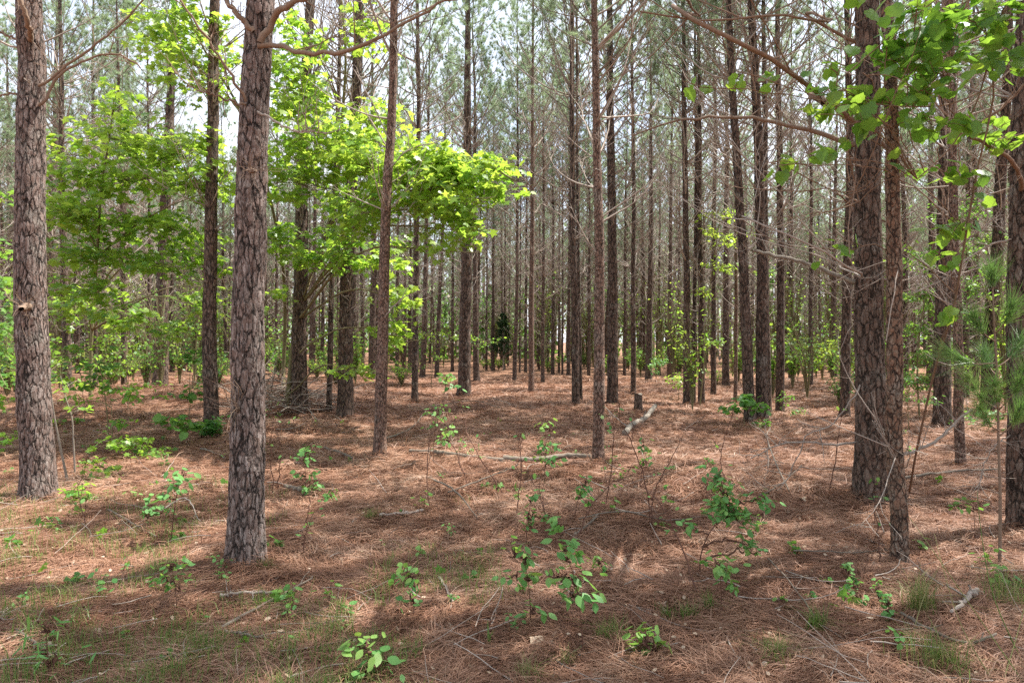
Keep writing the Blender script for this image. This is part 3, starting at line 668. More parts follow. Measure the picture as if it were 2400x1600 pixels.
# ------------------------------------------------------------------ broad-leaved trees, saplings, vine
def leafy(name, base, stems, masses, label, cat, kind='star', size=.10, mat='gum', stem_mat='stem', group=None, seed=1, per=11, tilt=.42, sr=.02, stemname='trunk', bx=None, droop=0):
    """stems: list of (world pts, r0, r1); masses: (centre world, (rx, ry, rz) m, n leaves, leaf tone 0..1 with sun and shade painted in)"""
    r = np.random.default_rng(seed); base = np.asarray(base, float)
    root = thing(name, base, label, cat, group); S = []
    for pts, r0, r1 in stems:
        c = curve3(pts, 24); S.append(c); mb = MB(); stick_mb(mb, c, r0, r1, 9, 0, .4, .05, r, False)
        obj(stemname, mb.mesh(stemname, [M[stem_mat]], at=base), root)
    A = np.concatenate(S); mb = MB()
    for (cx, (rx, ry, rz), n, sh) in masses:
        if name == 'maple_tree':
            rx *= 1.2; rz *= 1.15; sh = sh*.6+.36; n = int(n*(1.2 if seed == 3 else .95)); ry *= 1.25  # leaf tone lifted to paint in sun the maples lack
        if name == 'broadleaf_tree': n = int(n*1.7); sh = sh*.7+.3  # brighter leaf colour stands in for sunlight on the thicket
        cx = np.asarray(cx, float)
        low = A[A[:, 2] < cx[2]-.12*np.linalg.norm(cx-A.mean(0))] if (A[:, 2] < cx[2]-.1).any() else A
        if not len(low): low = A
        k = np.argmin(np.linalg.norm(low-cx, axis=1)+.3*np.abs(low[:, 2]-cx[2])); a = low[k]
        mid = (a+cx)/2+np.array([0, 0, .12*np.linalg.norm(cx-a)]); rl = np.clip(.006+.006*np.linalg.norm(cx-a), .003, sr)
        c = curve3([a, mid, cx, cx+(cx-mid)*.35], 14); c[2:] += r.normal(0, .012, (12, 3))
        stick_mb(mb, c, rl, .003, 5, 0, .5, .1, r, False)
        nt = max(2, int(n/per)); e = rnd_dirs(r, nt)*r.uniform(.25, 1, (nt, 1))**.5*np.array([rx, ry, rz])+cx
        t = r.uniform(.45, 1, (1, nt)); p0, _ = along(c[None], t); p0 = p0[0]
        m2 = (p0+e)/2+r.normal(0, .06, (nt, 3))*rx+np.array([0, 0, .04])
        tt = np.linspace(0, 1, 7)[None, :, None]; tw = (1-tt)**2*p0[:, None]+2*tt*(1-tt)*m2[:, None]+tt*tt*e[:, None]
        V, F = tubes(tw, np.linspace(.0035, .0014, 7)[None]*np.ones((nt, 1)), 4); mb.add(V, F, 0, .5)
        tl = r.uniform(.35, 1.02, (nt, per)); q, dq = along(tw, tl); q = q+r.normal(0, 1, q.shape)*np.array([1, 1, .5])*size*.62
        q = q.reshape(-1, 3); dq = dq.reshape(-1, 3)
        yaw = np.arctan2(dq[:, 1], dq[:, 0])+r.normal(0, 1.0, len(q))
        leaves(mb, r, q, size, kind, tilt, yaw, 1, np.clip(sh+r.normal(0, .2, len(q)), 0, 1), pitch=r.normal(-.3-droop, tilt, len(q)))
    obj('crown' if cat == 'tree' else 'foliage', mb.mesh('foliage', [M[stem_mat], M[mat]], at=base), root)
    return root
def ms(lst, dd=0.):
    out = []
    for (px, py, d, rx, ry, rz, n, sh) in lst:
        k = (d+dd)/FPX; out.append((P(px, py, d+dd), (rx*k, rz, ry*k), n, sh))
    return out
def ground_pts(bx, by, rest):
    b = G(bx, by); return b, [b+np.array([0, 0, -.05])]+[P(*p) if len(p) == 3 else P(p[0], p[1], b[1]) for p in rest]

b, st = ground_pts(672, 964, [(680, 880), (688, 800), (705, 720), (730, 640, 14.6), (760, 560, 14), (790, 440, 13.4), (800, 300, 13), (810, 120, 12.6), (800, 0, 12.5)])
b2 = [b+np.array([.05, .1, 0]), P(664, 880, 15.4), P(668, 760, 15.2), P(660, 600, 14.5), (P(620, 420, 13.6)), P(560, 250, 12.8), P(480, 120, 12.4), P(430, 0, 12.2)]
b3 = [P(730, 640, 14.6), P(800, 560, 13.2), P(900, 480, 11.8), P(1010, 430, 10.6), P(1120, 410, 9.8), P(1210, 425, 9.5)]
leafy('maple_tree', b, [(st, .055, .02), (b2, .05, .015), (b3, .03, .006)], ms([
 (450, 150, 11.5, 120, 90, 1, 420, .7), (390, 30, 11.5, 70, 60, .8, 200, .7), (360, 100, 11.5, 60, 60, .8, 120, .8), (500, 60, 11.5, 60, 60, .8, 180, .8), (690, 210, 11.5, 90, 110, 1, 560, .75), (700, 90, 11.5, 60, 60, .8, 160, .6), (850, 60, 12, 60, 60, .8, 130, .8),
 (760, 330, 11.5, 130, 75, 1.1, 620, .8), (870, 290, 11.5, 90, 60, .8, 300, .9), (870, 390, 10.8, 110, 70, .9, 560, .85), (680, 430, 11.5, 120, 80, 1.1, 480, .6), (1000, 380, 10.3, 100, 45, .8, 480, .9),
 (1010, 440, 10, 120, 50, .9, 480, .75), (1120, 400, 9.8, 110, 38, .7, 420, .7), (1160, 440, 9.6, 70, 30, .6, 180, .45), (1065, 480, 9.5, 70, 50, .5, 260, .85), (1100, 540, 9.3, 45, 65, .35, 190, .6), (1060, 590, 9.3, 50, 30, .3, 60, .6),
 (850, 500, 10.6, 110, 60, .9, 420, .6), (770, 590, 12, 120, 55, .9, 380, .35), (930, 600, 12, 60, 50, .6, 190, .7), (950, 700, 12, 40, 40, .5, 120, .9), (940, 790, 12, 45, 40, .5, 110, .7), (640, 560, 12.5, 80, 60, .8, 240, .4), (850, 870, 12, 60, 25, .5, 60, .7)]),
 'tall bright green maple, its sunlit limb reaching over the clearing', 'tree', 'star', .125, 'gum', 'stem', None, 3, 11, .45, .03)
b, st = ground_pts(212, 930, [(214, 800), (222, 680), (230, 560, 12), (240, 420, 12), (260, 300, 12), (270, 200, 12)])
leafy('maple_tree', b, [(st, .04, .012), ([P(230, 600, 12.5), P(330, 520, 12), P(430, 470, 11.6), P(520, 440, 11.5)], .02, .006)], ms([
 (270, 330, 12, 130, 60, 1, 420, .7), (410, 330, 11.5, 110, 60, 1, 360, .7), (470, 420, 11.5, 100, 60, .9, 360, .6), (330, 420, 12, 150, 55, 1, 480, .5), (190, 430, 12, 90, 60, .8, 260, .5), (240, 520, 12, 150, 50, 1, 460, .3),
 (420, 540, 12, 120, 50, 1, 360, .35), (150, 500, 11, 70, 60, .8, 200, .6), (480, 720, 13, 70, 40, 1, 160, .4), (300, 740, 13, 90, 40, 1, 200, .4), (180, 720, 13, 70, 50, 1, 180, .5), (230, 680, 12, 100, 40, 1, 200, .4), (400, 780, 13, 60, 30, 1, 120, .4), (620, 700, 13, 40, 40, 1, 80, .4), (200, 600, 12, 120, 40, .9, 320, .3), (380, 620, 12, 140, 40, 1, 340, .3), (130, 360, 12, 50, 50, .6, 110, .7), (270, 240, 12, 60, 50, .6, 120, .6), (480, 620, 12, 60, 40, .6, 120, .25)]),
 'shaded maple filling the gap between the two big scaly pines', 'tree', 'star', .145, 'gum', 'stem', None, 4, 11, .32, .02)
b, st = ground_pts(-30, 960, [(-25, 800), (-20, 650), (-15, 500)])
leafy('maple_tree', b, [(st, .03, .012)], ms([(10, 590, 8.5, 70, 40, .6, 120, .6), (0, 480, 9, 60, 30, .6, 60, .4), (15, 690, 8.5, 60, 45, .6, 120, .7), (25, 780, 9, 60, 45, .6, 110, .6), (0, 870, 9, 60, 50, .6, 90, .5)]),
 'leafy young maple cut off by the frame, beside the stout scaly pine', 'tree', 'star', .11, 'leaf', 'stem', None, 5)
def sapling(bx, by, rest, masses, label, kind='ovate', size=.07, mat='leaf', r0=.012, seed=1, cat='sapling', name='sapling', per=8, group=None, stem_mat='stem', dz=0, tilt=.4, droop=0, stemname='stem'):
    b, st = ground_pts(bx, by, rest)
    if name != 'sapling' and b[1] < 9: masses = [(m[0], m[1], *m[2:-2], int(m[-2]*1.35)+1, m[-1]) for m in masses]; size = size*.78
    return leafy(name, b, [(st, r0, r0*.4)], ms([m if len(m) == 8 else (m[0], m[1], b[1], *m[2:]) for m in masses]), label, cat, kind, size, mat, stem_mat, group, seed, per, tilt, .01, stemname, droop=droop)
SP = sapling
SP(700, 905, [(705, 840), (720, 790)], [(690, 800, 60, 14, .6, 90, .7), (790, 790, 90, 22, .8, 170, .6), (780, 825, 60, 18, .6, 80, .4)], 'flat-topped sapling with a level layer of leaves before the shaggy pine', 'star', .09, 'gum', .012, 11)
SP(1010, 905, [(1015, 840), (1020, 790)], [(1000, 785, 60, 16, .8, 110, .6), (1080, 790, 50, 18, .8, 90, .6), (1150, 800, 50, 20, .8, 60, .4), (1020, 830, 40, 25, .6, 60, .3)], 'sapling holding flat leaf sprays across the half-sunlit pine', 'ovate', .10, 'gum', .014, 12)
SP(255, 1035, [(250, 960), (238, 880), (225, 820)], [(150, 830, 45, 60, .4, 60, .7), (230, 850, 55, 50, .5, 80, .5), (210, 905, 60, 30, .4, 60, .3)], 'round-leaved sapling growing beside the stout scaly pine', 'grape', .075, 'leaf', .010, 13)
SP(262, 1050, [(262, 970), (255, 900)], [(330, 930, 60, 20, .5, 60, .5), (260, 910, 60, 20, .5, 60, .5), (190, 940, 40, 20, .4, 30, .6), (290, 985, 50, 20, .4, 40, .4)], 'thin dark sapling in the shade before the stout dark pine', 'ovate', .085, 'gum', .008, 14)
SP(160, 1125, [(140, 1040), (125, 960), (118, 905)], [(120, 870, 30, 30, .3, 18, .6)], 'pale crooked dead-looking sapling leaning beside the stout scaly pine', 'ovate', .08, 'leaf', .015, 15, stem_mat='pale_bark')
SP(176, 1112, [(172, 1030), (168, 975), (155, 935), (142, 880)], [(160, 905, 40, 25, .3, 26, .6), (190, 960, 30, 20, .3, 16, .6)], 'white forked sapling rising behind the pale crooked one', 'ovate', .085, 'gum', .012, 16, stem_mat='pale_bark')
SP(440, 1000, [(445, 950), (450, 910)], [(470, 830, 40, 40, .4, 60, .3), (440, 920, 40, 22, .4, 40, .4), (500, 870, 30, 30, .3, 40, .4)], 'leafy sapling in front of the creeper-skirted pine', 'grape', .10, 'leaf', .008, 17)
SP(425, 1040, [(420, 1000), (415, 970)], [(410, 985, 45, 25, .4, 36, .8), (440, 1000, 40, 18, .4, 26, .6)], 'broad-leaved sunlit shoot before the creeper-skirted pine', 'grape', .12, 'leaf', .007, 18)
SP(300, 960, [(300, 900), (305, 850)], [(300, 860, 60, 30, .5, 70, .6), (350, 900, 50, 24, .5, 50, .5), (250, 800, 50, 30, .5, 50, .5), (330, 800, 40, 30, .5, 40, .6)], 'loose-leaved sapling in the thicket before the pinkish sunlit pine', 'ovate', .09, 'gum', .008, 41)
SP(200, 990, [(196, 940), (190, 900)], [(190, 900, 60, 30, .5, 60, .6), (180, 800, 40, 40, .5, 50, .7), (160, 980, 40, 20, .4, 30, .5)], 'bright loose sapling crowding behind the white forked one', 'grape', .085, 'gum', .008, 42)
SP(445, 930, [(445, 880), (448, 830)], [(450, 840, 40, 34, .5, 60, .5), (430, 780, 40, 30, .5, 50, .6), (470, 900, 30, 20, .4, 24, .5)], 'leafy sapling between the stout dark pine and the creeper-skirted pine', 'ovate', .095, 'leaf', .009, 43)
SP(610, 915, [(612, 860)], [(560, 880, 60, 34, .8, 80, .5), (630, 850, 40, 40, .8, 60, .5), (660, 760, 50, 30, .8, 60, .5)], 'leafy sapling peeping past the flank of the scarred pine', 'ovate', .10, 'leaf', .012, 44)
SP(330, 1075, [(335, 1040)], [(300, 1040, 80, 18, .5, 90, .6), (370, 1060, 60, 14, .5, 60, .5)], 'low spreading shoots between the two big scaly pines', 'star', .09, 'gum', .006, 19)
SP(60, 1060, [(58, 1000), (50, 950)], [(30, 940, 40, 30, .4, 40, .5), (20, 1020, 40, 30, .4, 40, .5), (55, 880, 40, 30, .4, 30, .6)], 'low leafy bush half hidden by the stout scaly pine', 'star', .08, 'gum', .008, 20)
SP(495, 1022, [(496, 1000)], [(497, 1000, 26, 20, .22, 160, .05), (488, 1012, 22, 12, .2, 80, .05), (520, 985, 22, 12, .2, 20, .5)], 'dark creeper wrapped round the foot of a grey pine', 'grape', .06, 'leaf', .006, 21, 'creeper', 'creeper')
SP(1640, 950, [(1655, 800), (1668, 640), (1690, 500)], [(1690, 500, 60, 22, 1, 90, .9), (1660, 545, 50, 20, 1, 70, .9), (1730, 560, 70, 20, 1, 100, .8), (1700, 620, 60, 25, 1, 90, .7), (1790, 640, 50, 18, .9, 80, .4), (1650, 690, 40, 20, .8, 50, .8), (1660, 800, 40, 16, .7, 60, .5)],
   'tall thin sapling with yellow-green sprays before the leaning pine', 'ovate', .12, 'gum', .02, 22)
SP(2155, 975, [(2150, 850), (2165, 720), (2200, 600)], [(2170, 610, 60, 35, .9, 190, .6), (2240, 600, 70, 40, .9, 170, .5), (2150, 690, 50, 30, .8, 150, .6), (2220, 720, 70, 30, .9, 190, .5), (2160, 770, 50, 30, .8, 150, .6), (2180, 840, 60, 30, .8, 170, .7), (2140, 900, 40, 30, .7, 100, .3)],
   'bushy small-leaved tree crowding behind the reddish pine', 'ovate', .085, 'leaf', .02, 23, 'tree', 'broadleaf_tree', stemname='trunk')
SP(2300, 960, [(2305, 820), (2320, 700), (2330, 560)], [(2310, 560, 60, 35, .8, 150, .7), (2350, 640, 60, 40, .8, 170, .8), (2290, 680, 60, 30, .8, 140, .6), (2340, 760, 50, 40, .8, 130, .5), (2240, 660, 50, 30, .8, 90, .6), (2290, 480, 70, 35, .8, 130, .5), (2200, 500, 60, 35, .8, 110, .4)],
   'bright small-leaved tree between the lichen-edged pine and the frame edge', 'ovate', .085, 'leaf', .02, 24, 'tree', 'broadleaf_tree', stemname='trunk')
SP(2130, 1010, [(2128, 960)], [(2130, 900, 30, 50, .5, 90, .5), (2170, 940, 40, 24, .5, 60, .6)], 'low leafy shrub in shade just beyond the reddish pine', 'ovate', .07, 'leaf', .01, 25, 'shrub', 'shrub')
SP(2340, 1010, [(2340, 980)], [(2330, 975, 80, 14, .6, 130, .5), (2260, 985, 40, 12, .5, 50, .5)], 'flat patch-like shrub behind the pine seedling', 'ovate', .08, 'herb', .01, 26, 'shrub', 'shrub')
SP(1955, 900, [(1955, 850)], [(1950, 820, 50, 30, .9, 150, .95), (1920, 860, 40, 25, .9, 90, .8), (1985, 800, 30, 25, .7, 60, .9)], 'sunny yellow-green bush far back beside the massive pine', 'ovate', .13, 'gum', .02, 27, 'shrub', 'shrub')
SP(1745, 1000, [(1742, 970), (1735, 950)], [(1745, 940, 40, 14, .3, 50, .3), (1715, 960, 34, 12, .3, 34, .3), (1770, 955, 34, 14, .3, 34, .5), (1790, 1000, 20, 14, .2, 10, .4)], 'large-leaved green shoot at the foot of the leaning pine', 'grape', .11, 'leaf', .007, 28)
SP(1835, 975, [(1840, 950)], [(1845, 935, 24, 30, .3, 60, .5), (1860, 960, 30, 16, .3, 40, .6)], 'small-leaved shoot at the foot of the dark straight pine', 'ovate', .07, 'leaf', .006, 29)
SP(1590, 935, [(1592, 900)], [(1600, 885, 50, 16, .8, 80, .8), (1570, 900, 40, 14, .7, 50, .8), (1640, 870, 30, 16, .6, 40, .9)], 'pale green brushy shrub between the stump and the slim pine row', 'ovate', .09, 'gum', .01, 30, 'shrub', 'shrub')
SP(1545, 892, [(1545, 870)], [(1545, 850, 30, 26, .9, 120, .3), (1525, 865, 20, 16, .7, 50, .4)], 'dense green bush beyond the stump', 'ovate', .11, 'herb', .015, 31, 'shrub', 'shrub')
SP(1230, 925, [(1225, 900)], [(1240, 945, 50, 12, .7, 60, .9), (1180, 950, 30, 10, .5, 26, .9)], 'low pale weed patch in the sunny clearing', 'ovate', .07, 'herb', .005, 32, 'shrub', 'shrub')
# vine leaves hanging about the reddish pine
b, st = ground_pts(2130, 1150, [(2160, 1000, 6), (2195, 850, 5.6), (2235, 720, 5.3), (2262, 560, 5.1), (2290, 400, 5), (2330, 200, 4.9), (2300, 40, 4.8), (2240, -80, 4.8)])
v2 = [P(2330, 200, 4.9), P(2240, 240, 4.8), P(2140, 250, 4.6), P(2040, 240, 4.5), P(1960, 200, 4.4)]
v3 = [P(2380, -40, 4.9), P(2330, 90, 4.8), P(2280, 260, 4.8), P(2240, 330, 4.9), P(2150, 420, 4.9)]
VG = ms([(2000, 30, 4.5, 70, 40, .3, 16, .5), (2080, 60, 4.5, 60, 40, .3, 16, .4), (2150, 40, 4.5, 60, 40, .3, 22, .3), (2240, 30, 4.6, 90, 40, .3, 40, .2), (2350, 30, 4.7, 60, 40, .3, 26, .25), (2130, 120, 4.5, 70, 40, .3, 26, .2), (2230, 120, 4.6, 80, 40, .3, 34, .2),
 (2320, 130, 4.7, 70, 50, .3, 22, .3), (2050, 200, 4.4, 90, 40, .3, 34, .5), (2150, 210, 4.5, 70, 40, .3, 26, .4), (1990, 230, 4.4, 70, 30, .3, 20, .6), (2060, 280, 4.4, 90, 30, .3, 26, .4), (2180, 290, 4.6, 70, 30, .3, 16, .3), (1940, 140, 4.4, 40, 20, .2, 7, .4), (1960, 280, 4.3, 50, 25, .2, 10, .7),
 (1960, 370, 4.4, 30, 18, .2, 8, .5), (1870, 385, 4.4, 30, 15, .15, 5, .8), (1910, 225, 4.3, 30, 15, .15, 5, .8), (1690, 205, 4.3, 50, 14, .15, 8, .8), (1800, 190, 4.3, 30, 14, .15, 3, .7), (2240, 520, 5, 50, 40, .25, 14, .5), (2200, 600, 5.1, 40, 30, .2, 6, .4), (2270, 440, 5, 40, 40, .25, 10, .4), (2290, 300, 5, 60, 30, .25, 10, .4),
 (2380, 320, 5.2, 30, 25, .25, 12, .8), (2220, 400, 5, 30, 20, .2, 6, .4), (1970, 580, 4.7, 50, 18, .2, 7, .3), (2240, 740, 5.1, 20, 14, .2, 3, .4), (2130, 390, 4.8, 30, 20, .2, 5, .4)])
VG = [(c, (m[0]*1.45, m[1]*1.3, m[2]*1.4), max(3, int(n*(.7 if 0 < c[0]/c[1]*FPX+1200 < 2110 else 1.7))), s*.6+.3) for c, m, n, s in VG]
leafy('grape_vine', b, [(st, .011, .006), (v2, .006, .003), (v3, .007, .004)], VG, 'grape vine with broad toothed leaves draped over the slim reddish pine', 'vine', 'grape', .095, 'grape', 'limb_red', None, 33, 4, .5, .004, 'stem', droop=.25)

# ---- young pine at the frame edge, a small cedar
def pine_seedling():
    r = np.random.default_rng(8); b = G(2343, 1325); d = b[1]; root = thing('pine_seedling', b, 'young pine seedling with long green needles, before the near black pine', 'sapling')
    st = [b, P(2344, 1150, d), P(2340, 1020, d), P(2338, 900, d), P(2330, 760, d), P(2325, 640, d)]; mb = MB(); c = curve3(st, 24); stick_mb(mb, c, .012, .005, 8, 0, .4, .06, r, False)
    mb2 = MB(); P0 = []; D0 = []
    for (zx, zy, ex, ey, dd) in [(2342, 960, 2270, 890, -.2), (2342, 960, 2400, 870, -.25), (2340, 960, 2330, 900, -.4), (2338, 880, 2310, 830, .2), (2336, 860, 2390, 800, .1), (2334, 800, 2285, 745, -.1), (2332, 780, 2370, 720, -.2), (2336, 850, 2230, 830, .15), (2343, 1020, 2390, 960, -.1), (2343, 1010, 2300, 960, -.2), (2328, 700, 2326, 640, 0)]:
        cc = curve3([P(zx, zy, d), P((zx+ex)/2, (zy+ey)/2+12, d+dd*.5), P(ex, ey, d+dd)], 8); stick_mb(mb2, cc, .005, .003, 6, 0, .5, .05, r, False)
        for t in (.55, .75, 1.):
            q, dq = along(cc[None], np.array([[t]])); P0.append(q[0, 0]); D0.append(dq[0, 0])
    needles(mb2, r, np.array(P0), np.array(D0), 80, .24, .0034, .62, 1)
    obj('stem', mb.mesh('stem', [M['limb']], at=b), root); obj('foliage', mb2.mesh('foliage', [M['limb'], M['needle_near']], at=b), root)
pine_seedling()
def cedar(bx, by, hpx, wpx, label):
    r = np.random.default_rng(9); b = G(bx, by); d = b[1]; k = d/FPX; Hh = hpx*k; W = wpx*k*.5; root = thing('cedar_tree', b, label, 'tree')
    mb = MB(); stick_mb(mb, curve3([b, b+np.array([.02, 0, Hh*.5]), b+np.array([0, 0, Hh])], 10), .05, .01, 7, 0, .2, .05, r, False); obj('trunk', mb.mesh('trunk', [M['twig']], at=b), root)
    n = 150; z = r.uniform(.22, 1, n); a = r.uniform(0, 6.28, n); L = W*(1.1-z)**.7*r.uniform(.7, 1.1, n)*1.2
    p0 = b+np.stack([0*z, 0*z, z*Hh*.96], 1); d0 = np.stack([np.cos(a), np.sin(a), .35+0*a], 1); c = grow(r, p0, d0, L, 6, .08, (0, 0, .3)); mb = MB()
    V, F = tubes(c, np.full((n, 6), .006), 3); mb.add(V, F, 0, .3)
    q, dq = along(c, r.uniform(.2, 1, (n, 14))); needles(mb, r, q.reshape(-1, 3), dq.reshape(-1, 3), 9, .10, .018, .9, 1)
    obj('crown', mb.mesh('crown', [M['twig'], M['cedar']], at=b), root)
cedar(1180, 868, 135, 70, 'small dark cedar at the back of the clearing')
# ------------------------------------------------------------------ dead wood on the ground
def gp(px, py, dz=0.): q = G(px, py); return q+np.array([0, 0, dz])
def log(name, pts, r0, r1, label, mat='grey_wood', cat='log', k=14, stub=None, S=26):
    r = np.random.default_rng(int(pts[0][0])); w = [gp(p[0], p[1], r0*.75+.015 if len(p) < 3 else p[2]) for p in pts]; mb = MB(); c = curve3(w, S); c[1:-1] += r.normal(0, r0*.09, (S-2, 3))
    stick_mb(mb, c, r0, r1, k, 0, .5, .08, r); base = w[0]; root = tag(obj(name, mb.mesh(name, [M[mat]], at=base), None, base), label, cat)
    if stub:
        m2 = MB()
        for (t, L, rr) in stub:
            p, d = along(c[None], np.array([[t]])); dd = np.array([r.normal(0, .3), r.normal(0, .3), 1.]); stick_mb(m2, curve3([p[0, 0], p[0, 0]+dd*L*.5, p[0, 0]+dd*L], 6), rr, rr*.5, 7, 0, .1, .1, r)
        obj('branch_stub', m2.mesh('branch_stub', [M['twig']], at=base), root)
    return root
log('fallen_log', [(960, 1062), (1030, 1066), (1105, 1078), (1180, 1086)], .026, .036, 'greenish split fallen log, the part by the slender dark pine')
log('fallen_log', [(1180, 1082), (1250, 1086), (1330, 1076), (1385, 1078)], .042, .030, 'grey fallen log ending at the pale slender pine')
log('broken_log', [(1464, 1022), (1485, 1000), (1512, 985), (1536, 974, .20)], .052, .046, 'pale blotched broken log with a dark stub, beyond the pale slender pine', 'pale_bark', 'log', 16, [(.62, .18, .016)])
def stump(bx, by, w, h, label):
    b = G(bx, by); d = b[1]; r0 = w*.5/FPX*d; hh = h/FPX*d; r = np.random.default_rng(3); root = thing('tree_stump', b, label, 'stump'); mb = MB(); k = 28
    zs = np.linspace(-.1, hh, 12); a = np.linspace(0, 2*np.pi, k, endpoint=False); Z, A = np.meshgrid(zs, a, indexing='ij'); rr = r0*(1+.25*np.exp(-np.clip(Z, 0, None)/.08))*(1+.06*np.sin(3*A+1)+.05*np.sin(7*A))
    Z = Z+(Z > hh-.01)*.02*np.sin(2*A)
    i = np.arange(11)[:, None]*k; j = np.arange(k)[None]; j2 = (j+1) % k; mb.add(np.stack([rr*np.cos(A), rr*np.sin(A), Z], -1).reshape(-1, 3), np.stack([i+j, i+j2, i+k+j2, i+k+j], -1).reshape(-1, 4)); obj('bark', mb.mesh('bark', [M['bark']]), root)
    mb = MB(); v = np.concatenate([np.stack([rr[-1]*.97*np.cos(a), rr[-1]*.97*np.sin(a), Z[-1]-.002], 1), [[0, 0, hh-.012]]]); mb.add(v, np.array([(q, (q+1) % k, k) for q in range(k)]), 0, .6); obj('cut_face', mb.mesh('cut_face', [M['grey_wood']]), root)
stump(1496, 961, 18, 38, 'short sawn pine stump standing upright in the straw')
# brush pile: one heap of broken limbs
def brush(cx, cy, R, hh, n, label, seed):
    r = np.random.default_rng(seed); b = G(cx, cy); mb = MB(); a = r.uniform(0, 6.28, n); q = r.uniform(0, 1, n)**.6*R
    p0 = b+np.stack([np.cos(a)*q, np.sin(a)*q*.8, hh*(1-q/R)*r.uniform(0, 1, n)+.02], 1); dr = rnd_dirs(r, n); dr[:, 2] = np.abs(dr[:, 2])*.5-.1
    c = grow(r, p0, dr, r.uniform(.5, 1.5, n), 7, .1, (0, 0, -.3)); gz = H(c[..., 0], c[..., 1]); c[..., 2] = np.maximum(c[..., 2], gz+.01)
    V, F = tubes(c, r.uniform(.004, .016, n)[:, None]*np.linspace(1, .4, 7)[None], 5); mb.add(V, F, 0, np.repeat(r.uniform(0, .5, n), 35)); needles(mb, r, p0, dr, 14, .2, .006, 1.2, 1, r.uniform(0, .5, n))
    return tag(obj('brush_pile', mb.mesh('brush_pile', [M['twig'], M['straw']], at=b), None, b), label, 'brush pile')
brush(655, 955, 1.0, .75, 170, 'tangled dark brush pile heaped against the very dark thick pine', 6)
# sticks on the straw, each its own
STICKS = [([(515, 1408), (570, 1404), (650, 1402)], .008, .006, 'brown stick lying parallel to the frame in the weeds below the scarred pine'),
 ([(520, 1486), (585, 1450), (650, 1415), (732, 1368)], .007, .004, 'long bowed grey stick running through the weeds below the scarred pine'), ([(528, 1494), (605, 1509)], .006, .004, 'short grey stick touching the end of the long bowed one'),
 ([(668, 1148), (692, 1154), (716, 1164, .02)], .016, .012, 'thick broken bark-covered stick beside the leafy bramble shoot'), ([(890, 1218), (940, 1214), (992, 1206)], .010, .008, 'dark stick half buried in straw in the open middle'),
 ([(255, 1204), (310, 1236), (366, 1268)], .007, .004, 'straight thin stick pointing at the foot of the scarred pine'), ([(470, 1058), (500, 1066), (528, 1080)], .010, .006, 'reddish stick just behind the scarred pine'),
 ([(1030, 1366), (1046, 1394), (1062, 1425)], .006, .004, 'small dark stick lying end-on in the open straw'), ([(1345, 1266), (1372, 1246), (1402, 1224, .03)], .008, .005, 'pale forked stick propped in the bramble tangle'),
 ([(1355, 1226), (1450, 1222, .05), (1560, 1236, .03), (1668, 1216)], .004, .003, 'long wiry grey cane lying through the bramble tangle'), ([(2118, 1128), (2180, 1120), (2260, 1110), (2345, 1108)], .011, .007, 'long pale fallen branch behind the slim reddish pine'),
 ([(2112, 1452), (2190, 1496), (2260, 1522), (2335, 1502)], .006, .004, 'white curved stick arching along the straw before the grass stalks'), ([(1000, 1128), (1060, 1178, .1), (1120, 1226)], .007, .004, 'grey leaning cane crossing the middle of the clearing front'),
 ([(1050, 1166, .02), (1130, 1150, .08), (1215, 1122, .12)], .006, .003, 'fine arched twig beside the grey leaning cane'), ([(760, 1056), (800, 1068), (826, 1082)], .013, .008, 'short weathered branch lying behind the leafy bramble shoot'),
 ([(1860, 1302), (1960, 1306), (2080, 1300)], .004, .002, 'faint grey twig on the straw before the massive pine'), ([(1390, 960, .3), (1430, 985, .12), (1470, 1005)], .010, .005, 'thin dark branch fallen from the straight brown pine'),
 ([(900, 1035), (940, 1020), (985, 990, .05), (1000, 975, .1)], .010, .005, 'pale crooked branch in the sun behind the split log'), ([(1000, 958), (1090, 948, .05), (1180, 962)], .008, .004, 'long bowed twig across the shaded straw in the clearing'),
 ([(1850, 1160), (1810, 1110, .18), (1805, 1060, .3)], .006, .003, 'upright forked pale twig stuck in the straw mound'), ([(1780, 1170), (1830, 1150, .03), (1880, 1120, .1)], .005, .003, 'slanting pale twig on the straw mound'),
 ([(2290, 1400), (2260, 1425), (2230, 1450)], .012, .006, 'dark crumbling stick under the young pine seedling'), ([(380, 1205), (420, 1190, .05), (470, 1230)], .005, .003, 'thin crooked twig beside the dark shoots'),
 ([(40, 1490), (90, 1530), (130, 1560)], .006, .004, 'thin twig in the grass in the corner'), ([(1250, 1330), (1320, 1385), (1345, 1410)], .004, .003, 'thin straight cane lying between the two tall bramble shoots'), ([(1800, 1320), (1850, 1390, .04), (1912, 1462)], .0035, .0025, 'pale straw-coloured stalk lying diagonally by the grass tuft')]
for pts, r0, r1, lb in STICKS:
    r = np.random.default_rng(int(pts[0][0])); w = [gp(p[0], p[1], (p[2] if len(p) > 2 else 0)+r0*.8+.035) for p in pts]; r0 *= 1.45; r1 *= 1.4; mb = MB(); c = curve3(w, 16); c[1:-1] += r.normal(0, r0*.4, (14, 3)); stick_mb(mb, c, r0, r1, 6, 0, float(r.uniform(.2, .8)), .12, r)
    n = 3; p, d = along(c[None], r.uniform(.3, .95, (1, n))); c2 = grow(r, p[0], d[0]+rnd_dirs(r, n)*.7, r.uniform(.04, .16, n), 4, .15); V, F = tubes(c2, np.full((n, 4), r0*.35), 4); mb.add(V, F, 0, .6)
    tag(obj('stick', mb.mesh('stick', [M['twig'] if 'dark' in lb or 'brown' in lb else M['grey_wood']], at=w[0]), None, w[0]), lb, 'stick', 'sticks lying on the straw')
